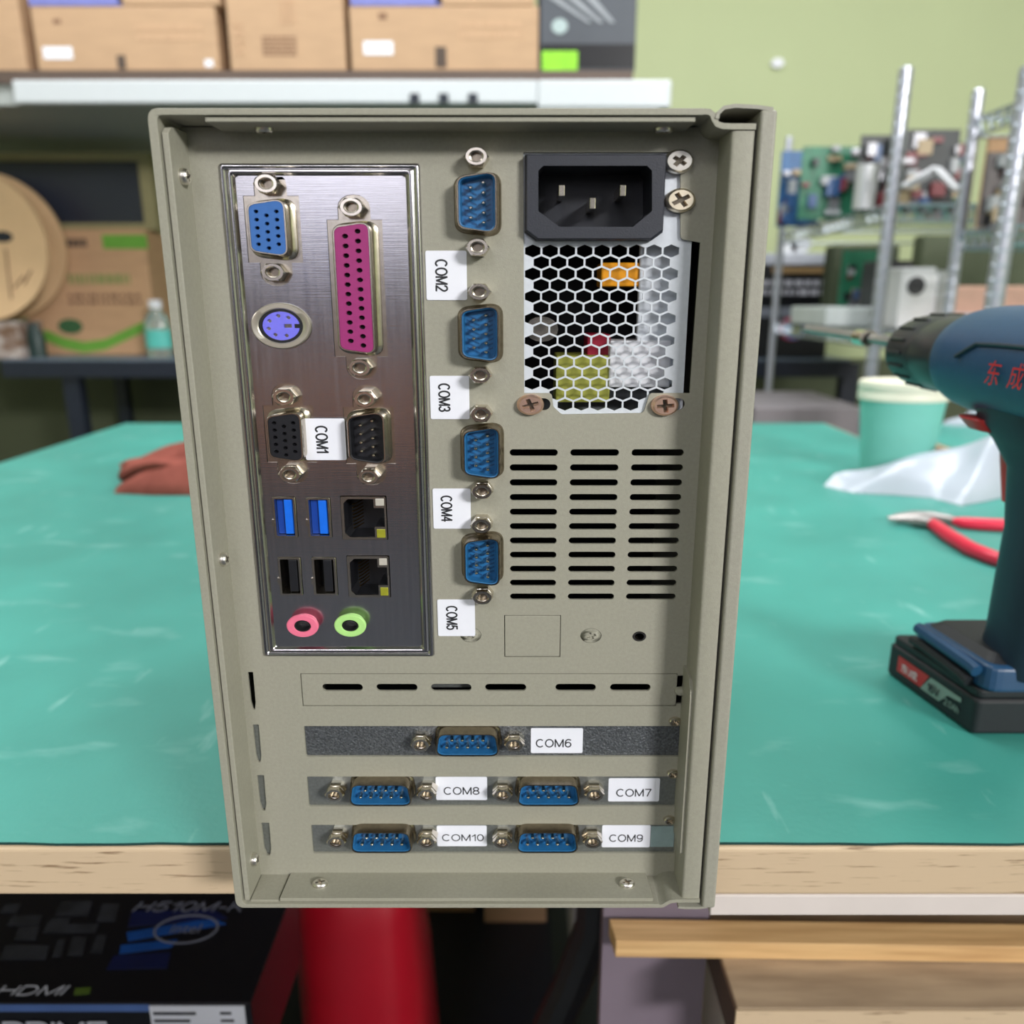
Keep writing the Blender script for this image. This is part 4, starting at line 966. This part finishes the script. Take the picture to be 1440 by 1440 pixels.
for px in (583,624,665): 
    x,z = W(px,138,SD); MB().box(x-0.012,x+0.012,DY(SD)-0.004,DY(SD)+0.001,Z0,Z0+0.022).build('clip', NAVY, sh_)
zb_s += 0.0002
SB = SD+0.03
t = card('cardboard_carton',-150,-60,38,97,SB,0.4,CARD,'brown carton at the outer end of the wall shelf, only its edge showing','carton',zb_s)
t = card('cardboard_carton',41,8,309,97,SB,0.4,CARD,'brown carton on the wall shelf with a white sticker, above the framed dark panel','carton',zb_s)
pr_(t,SB,60,66,103,83,PAPER,'sticker'); pr_(t,SB,164,78,178,97,PRINTD); pr_(t,SB,74,27,86,33,PRINT); lines(t,SB,190,33,285,60,2,M('faint print ink',(196,160,128),0.8,var=0.03),3); pr_(t,SB,288,84,300,94,PAPER,'tape_glint')
t = card('cardboard_carton',313,-40,487,97,SB,0.4,CARD,'brown carton with rows of small print on the wall shelf, between the two stickered cartons','carton',zb_s)
lines(t,SB,368,50,418,80,5,PRINT,5); lines(t,SB,325,30,345,80,4,M('faint print ink',(196,160,128),0.8),6); lines(t,SB,392,0,415,36,4,M('faint print ink',(196,160,128),0.8),7)
t = card('cardboard_carton',490,8,757,97,SB,0.4,CARD,'brown carton on the wall shelf with a white sticker, beside the dark grey box','carton',zb_s)
pr_(t,SB,511,58,553,77,PAPER,'sticker'); pr_(t,SB,612,66,628,95,PRINTD); pr_(t,SB,532,18,544,27,PRINT); lines(t,SB,645,28,735,58,2,M('faint print ink',(196,160,128),0.8),9)
for a,b,lb_ in ((36,309,'carton with a violet band stacked on the stickered carton above the framed panel'),(490,752,'carton with a violet band stacked on the stickered carton beside the dark grey box')):
    zt_b = W(100,7.6,SB)[1]
    t = card('cardboard_carton',a,-110,b,7,SB,0.38,CARD,lb_,'carton',zt_b)
    pr_(t,SB,a+2,-14,a+(b-a)*0.5,8,VIOLET,'violet_band') 
    pr_(t,SB,a+(b-a)*0.47,-14,a+(b-a)*0.5,6,PRINTD)
t = card('electronics_box',760,-60,893,97,SB,0.38,GREYBOX,'dark grey box with slanting stripes at the end of the wall shelf','box',zb_s)
pr_(t,SB,761,62,892,96,BLKBOX,'black_base'); pr_(t,SB,762,72,812,101,M('lime label',(140,210,40),0.4,var=0.1),'lime_label',0.002)
m = MB()
for k in range(3):
    a0,b0 = W(770+k*26,-4,SB); a1,b1 = W(826+k*16,32,SB); w = 0.012
    m.add([(a0,DY(SB)-0.0015,b0),(a0+w*2,DY(SB)-0.0015,b0),(a1+w,DY(SB)-0.0015,b1),(a1,DY(SB)-0.0015,b1)],[(0,1,2,3)])
m.build('slant_stripes', M('grey stripe print',(150,154,160),0.5,var=0.05), t)
x,z = W(787,37,SB); MB().loft([[(x+a*0.02,DY(SB)-y,z+b*0.017) for a,b in circle(1,20)] for y in (0,0.0015)],False,True).build('round_badge', M('pale badge',(170,186,186),0.4), t)
# ---- on the steel bench
CD = 2.62
t = card('printed_carton',18,322,223,500,CD,0.36,CARD2,'brown carton with green printing on the steel bench behind the cable reel','carton',BZ+0.0003)
zt_c = t['z1']
pr_(t,CD,143,330,208,350,PGREEN); lines(t,CD,72,333,124,352,1,PRINTD,2); lines(t,CD,95,382,184,405,1,PGREEN2,4); lines(t,CD,95,412,200,430,2,PRINT,8)
x,z = W(99,459,CD); MB().loft([[(x+a*0.04,DY(CD)-y,z+b*0.024) for a,b in circle(1,20)] for y in (0,0.001)],False,True).build('green_dot', M('dark green print',(58,100,62),0.7), t)
pp = [(62,470),(90,482),(118,488),(148,484),(178,470),(208,456)]; m = MB(); up = [W(a,b-7,CD) for a,b in pp]; dn = [W(a,b+8,CD) for a,b in pp]
m.plate(up+list(reversed(dn)),DY(CD)-0.001,DY(CD)); m.build('green_swoosh', PGREEN, t)
# framed panel on the carton
fx0,fz1 = W(-60,214,CD+0.03); fx1 = W(209,214,CD+0.03)[0]
t = thing('framed_panel', ((fx0+fx1)/2,DY(CD+0.06),zt_c), 'dark panel in a dull yellow frame standing on the green printed carton', 'panel')
ix0_,iz1_ = W(-50,226,CD+0.03); ix1_ = W(193,226,CD+0.03)[0]
MB().plate([(fx0,zt_c+0.0003),(fx1,zt_c+0.0003),(fx1,fz1),(fx0,fz1)],DY(CD+0.03),DY(CD+0.09),[[(ix0_,zt_c+0.02),(ix1_,zt_c+0.02),(ix1_,iz1_),(ix0_,iz1_)]]).build('frame', FRAMEO, t)
MB().box(ix0_,ix1_,DY(CD+0.045),DY(CD+0.08),zt_c+0.02,iz1_).build('panel', PANELD, t)
# reel on a small crate
RD = 2.49; rcx, rcz = W(-44,345,RD); rr = rcz-W(-44,452,RD)[1]
t = thing('cable_reel', (rcx,DY(RD+0.06),rcz-rr), 'round pale board cable reel standing on its rim on a bench block', 'reel')
def disc(cx, cz, r, d0, d1, name, mat, hole=None):
    m = MB(); k = 1.05
    ho = [[(cx+a,cz+b) for a,b in circle(hole,20,hole*k)]] if hole else []
    m.plate([(cx+a,cz+b) for a,b in circle(r,64,r*k)],DY(d0),DY(d1),ho); return m.build(name, mat, t)
disc(rcx,rcz,rr,RD,RD+0.012,'flange',REEL,None)
disc(rcx,rcz,rr,RD+0.10,RD+0.112,'flange',REEL)
disc(rcx,rcz,rr*0.72,RD+0.012,RD+0.10,'core',REELC)
hx_,hz_ = W(4,333,RD); MB().loft([[(hx_+a*0.03,DY(RD)-y,hz_+b*0.016) for a,b in circle(1,20)] for y in (0,0.001)],False,True).build('hub_hole', NAVY, t)
m = MB(); 
for (a,b,c,d_) in ((8,350,16,420),(20,405,34,388),(34,400,44,380)):
    p,q = W(a,b,RD),W(c,d_,RD); m.tube([(p[0],DY(RD)-0.0005,p[1]),(q[0],DY(RD)-0.0005,q[1])],0.003,5)
m.build('pencil_marks', PRINT, t)
bk0 = W(-120,480,RD)[0]; bk1 = W(32,480,RD)[0]
o = MB().box(bk0,bk1,DY(RD-0.01),DY(RD+0.115),BZ+0.0003,rcz-rr-0.0003).build('bench_block', M('brown clutter block',(120,92,74),0.6,rgb2=(190,180,176),scale=(18,18,30),contrast=(0.4,0.66))); tag(o,'mottled brown block under the cable reel','block')
# dark can and clear bottle
def lathe(name, px, d, prof, mat, parent, k=WIDE, n=28):
    x = W(px,480,d)[0]; m = MB(); m.loft([[(x+r*k*math.cos(2*PI*i/n),DY(d)+r*math.sin(2*PI*i/n),BZ+z) for i in range(n)] for z,r in prof],True,True)
    return m.build(name, mat, parent, smooth=True, angle=40)
o = lathe('dark_can',50,2.53,[(0.0003,0.022),(0.06,0.022),(0.075,0.018),(0.09,0.012),(0.105,0.012)],M('dark green can',(34,54,52),0.4,var=0.1),None); tag(o,'small dark green can on the steel bench at the foot of the printed carton','can')
bx_ = W(224,480,2.52)[0]
t = thing('water_bottle',(bx_,DY(2.52),BZ),'clear bottle with a teal label on the steel bench, beside the computer','bottle')
lathe('bottle_body',224,2.52,[(0.0003,0.028),(0.004,0.030),(0.10,0.030),(0.125,0.024),(0.14,0.013),(0.15,0.013)],CLEAR,t)
lathe('bottle_label',224,2.52,[(0.03,0.0304),(0.085,0.0304)],TEALL,t)
lathe('bottle_cap',224,2.52,[(0.150,0.0155),(0.172,0.0155),(0.175,0.013)],WHITEB,t)
# ---- right-hand end of the steel bench
BX = 2.5
t = card('electronics_box',1040,372,1162,490,BX,0.3,BLKBOX,'black electronics box with a colour swirl on the steel bench behind the drill bit','box',BZ+0.0003)
lines(t,BX,1050,392,1156,418,2,M('pale lettering',(180,178,188),0.5),21); pr_(t,BX,1042,432,1160,446,M('grey band',(120,124,136),0.5),'grey_band'); pr_(t,BX,1086,376,1160,384,M('amber band',(150,120,80),0.5),'amber_band')
x,z = W(1114,462,BX)
for k,(mc,sx_,sz_) in enumerate(((M('swirl red',(170,50,84),0.4),0.044,0.036),(M('swirl blue',(70,130,190),0.4),0.034,0.028),(M('swirl yellow',(180,190,80),0.4),0.018,0.015))):
    MB().loft([[(x+0.006*k+a*sx_,DY(BX)-y,z-0.004*k+b*sz_) for a,b in circle(1,24)] for y in (0,0.001+0.0006*k)],False,True).build('colour_swirl', mc, t)
zt_b = t['z1']
t = card('parts_tray',1040,356,1160,372,BX+0.02,0.2,M('pale parts tray',(190,192,204),0.5,var=0.1,scale=(30,30,30)),'pale tray on top of the black electronics box','tray',zt_b+0.0003)
# ---- wire racks
def rack(name, label, x0, x1, d0, d1, levels, ztop, r):
    t = thing(name, ((x0+x1)/2,DY((d0+d1)/2),0), label, 'rack')
    r0_ = r
    for x in (x0,x1):
        for d in (d0,d1):
            m = MB(); n = 16; prof = []; r = r0_ if d == d0 else r0_*0.7
            z = 0.0
            m.loft([[(x+r*WIDE*math.cos(2*PI*i/n),DY(d)+r*math.sin(2*PI*i/n),zz) for i in range(n)] for zz in (0,ztop-0.004)]+[[(x+r*0.7*WIDE*math.cos(2*PI*i/n),DY(d)+r*0.7*math.sin(2*PI*i/n),ztop) for i in range(n)]],True,True)
            for k in range(int(ztop/0.025)):
                zz = 0.02+k*0.025
                m.loft([[(x+rr_*WIDE*math.cos(2*PI*i/n),DY(d)+rr_*math.sin(2*PI*i/n),zz+dz_) for i in range(n)] for rr_,dz_ in ((r,-0.002),(r*1.06,0),(r,0.002))])
            m.build('post', POST, t, smooth=True, angle=30)
    for zl in levels:
        m = MB()
        for zz in (zl-0.004, zl-0.034):
            m.tube([(x0,DY(d0),zz),(x1,DY(d0),zz),(x1,DY(d1),zz),(x0,DY(d1),zz),(x0,DY(d0),zz)],0.0032,6)
        nz = max(4,int((x1-x0)/0.03)); 
        for i in range(nz*2):   # zig-zag truss at the front and at the near end
            a = x0+(x1-x0)*i/(nz*2); b = x0+(x1-x0)*(i+1)/(nz*2); za, zb2 = (zl-0.004,zl-0.034) if i%2 else (zl-0.034,zl-0.004)
            m.tube([(a,DY(d0),za),(b,DY(d0),zb2)],0.0018,5)
        ny = max(4,int((d1-d0)/0.03))
        for i in range(ny*2):
            a = d0+(d1-d0)*i/(ny*2); b = d0+(d1-d0)*(i+1)/(ny*2); za, zb2 = (zl-0.004,zl-0.034) if i%2 else (zl-0.034,zl-0.004)
            m.tube([(x0,DY(a),za),(x0,DY(b),zb2)],0.0018,5)
        k = int((x1-x0)/0.024)
        for i in range(1,k): 
            x = x0+(x1-x0)*i/k; m.tube([(x,DY(d0),zl-0.0016),(x,DY(d1),zl-0.0016)],0.0016,5)
        m.build('wire_shelf', WIRE, t, smooth=True)
    return t
RX = W(1253,283,1.7)[0]; RL = CAMZ+0.187; RL2 = CAMZ-0.065
rack('wire_rack','chromed wire rack holding bare circuit boards, its nearest post rising against the green wall',RX,1.55,1.7,2.38,[RL,RL2],CAMZ+0.434,0.0105)
RX2 = W(1425,250,1.45)[0]; R2L = CAMZ+0.126; R2H = CAMZ+0.325
r2 = rack('wire_rack','chromed wire rack with a brown board inside its upper bay, standing nearest the drill',RX2,1.50,1.45,1.60,[R2L,R2H],CAMZ+0.372,0.0125)
o = MB().box(RX2+0.02,1.46,DY(1.575),DY(1.585),R2L+0.0003,R2H-0.040).build('brown_board', CARD2); tag(o,'brown board standing in the upper bay of the near wire rack','board')
# circuit boards
def board(a,b,c,dist,mat,label,seed,zl=RL,tilt=0.0,thick=0.004,d_=None,extra=()):
    x0,z1 = W(a,b,dist); x1,_ = W(c,b,dist); z0 = zl+0.0004
    r_ = random.Random(seed)
    t = thing('circuit_board',((x0+x1)/2,DY(dist),z0),label,'circuit board','bare circuit boards on the wire rack')
    y = DY(dist)
    MB().box(x0,x1,y,y+thick,z0,z1).build('board', mat, t)
    pal = [BLK,M('pale part plastic',(168,170,174),0.5),M('silver can',(150,150,156),0.4,0.6),M('dim blue part',(52,84,130),0.4),M('dark red part',(120,50,56),0.4),M('tan part',(170,150,120),0.5)]
    nm = ['chip','connector','can','socket','socket','connector']
    w, h = x1-x0, z1-z0
    for k in range(18):
        i = r_.randrange(6); pw = w*r_.uniform(0.06,0.24); ph = h*r_.uniform(0.05,0.20); px = x0+r_.uniform(0,w-pw); pz = z0+r_.uniform(0.02*h,h-ph)
        MB().box(px,px+pw,y-r_.uniform(0.006,0.02),y,pz,pz+ph).build(nm[i], pal[i], t)
    return t
board(1100,212,1160,2.25,PCBB,'blue circuit board leaning at the far end of the wire rack shelf',1)
board(1130,206,1216,2.05,PCBG,'green circuit board with a dark red socket on the wire rack, behind the near post',2)
board(1212,190,1262,1.95,PCBK,'dark circuit board standing edge-on behind the near post of the wire rack',3)
board(1268,182,1352,1.90,PCBK,'dark circuit board with a pale top strip on the wire rack, beside the near post',4)
board(1300,200,1375,2.10,PCBG,'green circuit board half hidden behind the dark one with a pale top strip',6)
board(1390,214,1470,1.52,M('brown grey board',(92,84,84),0.5,var=0.2,scale=(40,40,40)),'brown grey circuit board with silver cans on the near wire rack',5,zl=R2L)
x,z1 = W(1220,232,1.82); m = MB(); m.loft([[(x+0.017*WIDE*a,DY(1.82)+0.017*b,zz) for a,b in circle(1,24)] for zz in (RL+0.0004,z1)],True,True); o = m.build('silver_canister', M('pale silver can',(206,206,210),0.35,0.4), smooth=True, angle=40); tag(o,'pale silver canister on the wire rack in front of the green circuit board','canister')
# white ribbon cable folded over the shelf
m = MB(); ca = [W(1268,262,1.78),W(1312,236,1.78),W(1340,266,1.78)]
for k in range(5):
    m.tube([(p[0]+0.006*k,DY(1.78)+0.004*k,max(p[1],RL+0.005)) for p in ca],0.004,6)
o = m.build('ribbon_cable', WHITEB, smooth=True); tag(o,'white ribbon cable bent into a peak on the wire rack shelf','cable')
# lower shelf of the rack
Z2 = RL2+0.0004
t = card('parts_tray',1162,432,1238,462,1.95,0.25,M('frosted tray',(206,212,212),0.4,var=0.05),'frosted white tray on the lower wire shelf above the paper cup','tray',Z2)
board(1186,352,1244,2.15,PCBG,'green circuit board on the lower wire shelf behind the frosted tray',12,zl=RL2)
t = card('fan_box',1270,376,1312,424,1.80,0.12,M('white fan housing',(214,214,216),0.5,var=0.04),'white cooling fan box with a black hub on the lower wire shelf','fan',Z2)
x,z = W(1288,402,1.80); MB().loft([[(x+a*0.02,DY(1.80)-y,z+b*0.02) for a,b in circle(1,24)] for y in (0,0.002)],False,True).build('fan_hub', BLK, t)
for px,h,mt_,lb_ in ((1316,385,WHITEB,'white cylinder on the lower wire shelf, next to the fan box'),(1334,380,M('grey cylinder',(170,172,170),0.4),'grey cylinder on the lower wire shelf, behind the drill chuck')):
    x,z1 = W(px,h,1.80); m = MB(); m.loft([[(x+0.016*a,DY(1.82)+0.016*b,zz) for a,b in circle(1,20)] for zz in (Z2,z1)],True,True); o = m.build('cylinder_part', mt_, smooth=True, angle=40); tag(o,lb_,'part')
x,z = W(1318,440,1.74); m = MB(); m.loft([[(x+r*1.3*a,DY(1.74)+r*b,Z2+zz) for a,b in circle(1,20)] for zz,r in ((0,0.016),(0.012,0.02),(0.024,0.014),(0.03,0.004))],True,True); o = m.build('yellow_cap', M('amber cap',(224,180,50),0.4), smooth=True); tag(o,'amber yellow cap on the lower wire shelf over the chuck','cap')
t = card('cardboard_carton',1345,402,1460,440,1.78,0.25,M('salmon carton',(214,170,150),0.7,var=0.05),'salmon carton on the lower wire shelf above the drill','carton',Z2)
m = MB(); r_ = random.Random(2); x0 = W(1340,430,1.72)[0]; x1 = W(1460,430,1.72)[0]
n_ = 60; rows = []
for j in range(7):
    rows.append([(x0+(x1-x0)*i/n_, DY(1.725+0.03*math.cos(PI*j/6)), Z2+0.003+0.030*math.sin(PI*j/6)*(1+0.12*math.sin(i*1.7))) for i in range(n_+1)])
m.loft(rows, closed=False); o = m.build('bubble_wrap', BAGW, smooth=True); tag(o,'roll of white bubble wrap on the lower wire shelf above the drill housing','wrap')
t = card('shade_bin',1172,345,1256,432,2.30,0.06,M('dark olive shade bin',(66,74,54),0.6,var=0.12,scale=(20,20,20)),'dark olive shade bin at the back of the lower wire shelf behind the green board','bin',Z2)  # added dark bin standing in for the shaded wall
t = card('shade_bin',1238,366,1276,440,1.98,0.10,M('charcoal shade bin',(58,60,64),0.6,var=0.15,scale=(20,20,20)),'charcoal shade bin on the lower wire shelf beside the white cooling fan box','bin',Z2)  # added dark bin deepening the shade between the shelves
t = card('shade_bin',1300,330,1440,432,2.30,0.06,M('moss-grey shade bin',(88,96,74),0.6,var=0.12,scale=(14,14,14)),'wide moss-grey shade bin at the back of the lower wire shelf behind the salmon carton','bin',Z2)  # added bin in the tone of the shaded wall
for px,pyb,r_s,lb_ in ((1112,356,0.022,'white tape spool on the pale tray, nearest the computer'),(1129,352,0.026,'larger white tape spool on the pale tray behind the drill bit')):
    x,_ = W(px,pyb,2.56); zb0 = W(px,355.4,BX+0.02)[1]+0.0004
    m = MB(); m.loft([[(x+r_s*1.25*a,DY(2.60)+yy,zb0+r_s+r_s*b) for a,b in circle(1,24)] for yy in (-0.02,0.02)],True,True); o = m.build('tape_spool', WHITEB, smooth=True, angle=40); tag(o,lb_,'spool')
# small socket screw in the wall
x,z = W(1094,88,3.09); o = MB().loft([[(x+a*0.022,2.85-y,z+b*0.016) for a,b in circle(1,16)] for y in (0,0.012)],True,True).build('wall_hook', WHITEB, smooth=True, angle=40); tag(o,'small white hook on the green wall over the computer','hook')
# added unseen: glowing window mirrored in the steel plate, chair shading the under-bench space
wn = struct(MB().plate([(-1.75,1.32),(-0.15,1.32),(-0.15,2.3),(-1.75,2.3)],-4.2,-4.12,[[(-1.68,1.39),(-0.22,1.39),(-0.22,2.23),(-1.68,2.23)]]).build('added_window_1', WHITEP))
pane = MB().box(-1.68,-0.22,-4.17,-4.16,1.39,2.23).build('added_glow_pane', M('added glowing pane',(230,232,245),0.2,emit=((232,230,246),2.4)), wn)
oc = thing('shade_chair',(0.21,-0.84,0),'added unseen dark chair shading the space under the workbench','chair')
MB().box(-0.06,0.46,-0.66,-0.60,0.56,1.0).build('backrest', NAVY, oc, bevel=0.02)
MB().box(-0.04,0.46,-1.06,-0.62,0.42,0.50).build('seat', NAVY, oc, bevel=0.02)
MB().box(0.15,0.27,-0.63,-0.605,0.46,0.60).build('back_bar', NAVY, oc)
MB().loft([[(0.21+a*0.03,-0.84+b*0.025,z) for a,b in circle(1,16)] for z in (0.06,0.42)],True,True).build('column', RUBB, oc)
for k in range(5):
    t = 2*PI*k/5+0.3; MB().tube([(0.21,-0.84,0.075),(0.21+0.34*math.cos(t),-0.84+0.26*math.sin(t),0.05),(0.21+0.34*math.cos(t),-0.84+0.26*math.sin(t),0.0)],0.022,8).build('leg', RUBB, oc)
# ================================================================== LIGHT AND LENS
def area(name, loc, tgt, sx, sy, power, col=(1,1,1)):
    l = bpy.data.lights.new(name,'AREA'); l.shape = 'RECTANGLE'; l.size = sx; l.size_y = sy; l.energy = power; l.color = col
    o = bpy.data.objects.new(name,l); C.objects.link(o); o.location = loc
    o.rotation_euler = (Vector(tgt)-Vector(loc)).to_track_quat('-Z','Y').to_euler(); return o
area('ceiling_and_fill_lamp',(2.5,-3.3,2.5),(0.0,0.0,0.85),1.0,0.45,165,(1.0,0.98,0.96))
area('ceiling_and_fill_lamp',(-0.9,-2.6,2.85),(-0.6,-1.6,0.6),1.3,0.4,22,(0.97,0.98,1.0))
area('ceiling_and_fill_lamp',(-1.1,1.2,2.85),(-1.1,1.1,0),1.6,0.5,40,(0.95,0.98,1.0))
area('ceiling_and_fill_lamp',(1.1,1.2,2.85),(1.1,1.1,0),1.6,0.5,34,(0.95,0.98,1.0))
area('ceiling_and_fill_lamp',(-0.9,-3.6,2.85),(-0.9,-3.75,0),1.3,0.4,22,(1.0,0.97,0.93))  # added lamp that brightens the mirrored front wall
area('ceiling_and_fill_lamp',(0.2,0.5,2.85),(0.2,0.5,0),1.3,0.4,16,(0.97,0.98,1.0))
w = bpy.data.worlds.new('room air'); bpy.context.scene.world = w; w.use_nodes = True
w.node_tree.nodes['Background'].inputs['Color'].default_value = (0.5,0.53,0.56,1); w.node_tree.nodes['Background'].inputs['Strength'].default_value = 0.3
cam = bpy.data.cameras.new('phone_lens'); co = bpy.data.objects.new('phone_lens',cam); C.objects.link(co)
cam.sensor_width = 36; cam.lens = FPX/1440*36; cam.clip_start = 0.01; cam.clip_end = 50
cam.shift_x = -(PPX-720)/1440
co.location = (0,CAMY,CAMZ); co.rotation_euler = (PI/2-TH,0,0)
cam.dof.use_dof = True; cam.dof.focus_distance = 0.262; cam.dof.aperture_fstop = 9.2; cam.dof.aperture_blades = 0
sc = bpy.context.scene; sc.camera = co
sc.view_settings.view_transform = 'Standard'; sc.view_settings.look = 'None'; sc.view_settings.exposure = 0.0; sc.view_settings.gamma = 1.0; sc.view_settings.use_curve_mapping = False
sc.cycles.use_denoising = True; sc.cycles.max_bounces = 8; sc.cycles.diffuse_bounces = 4; sc.cycles.glossy_bounces = 4; sc.cycles.sample_clamp_indirect = 4.0
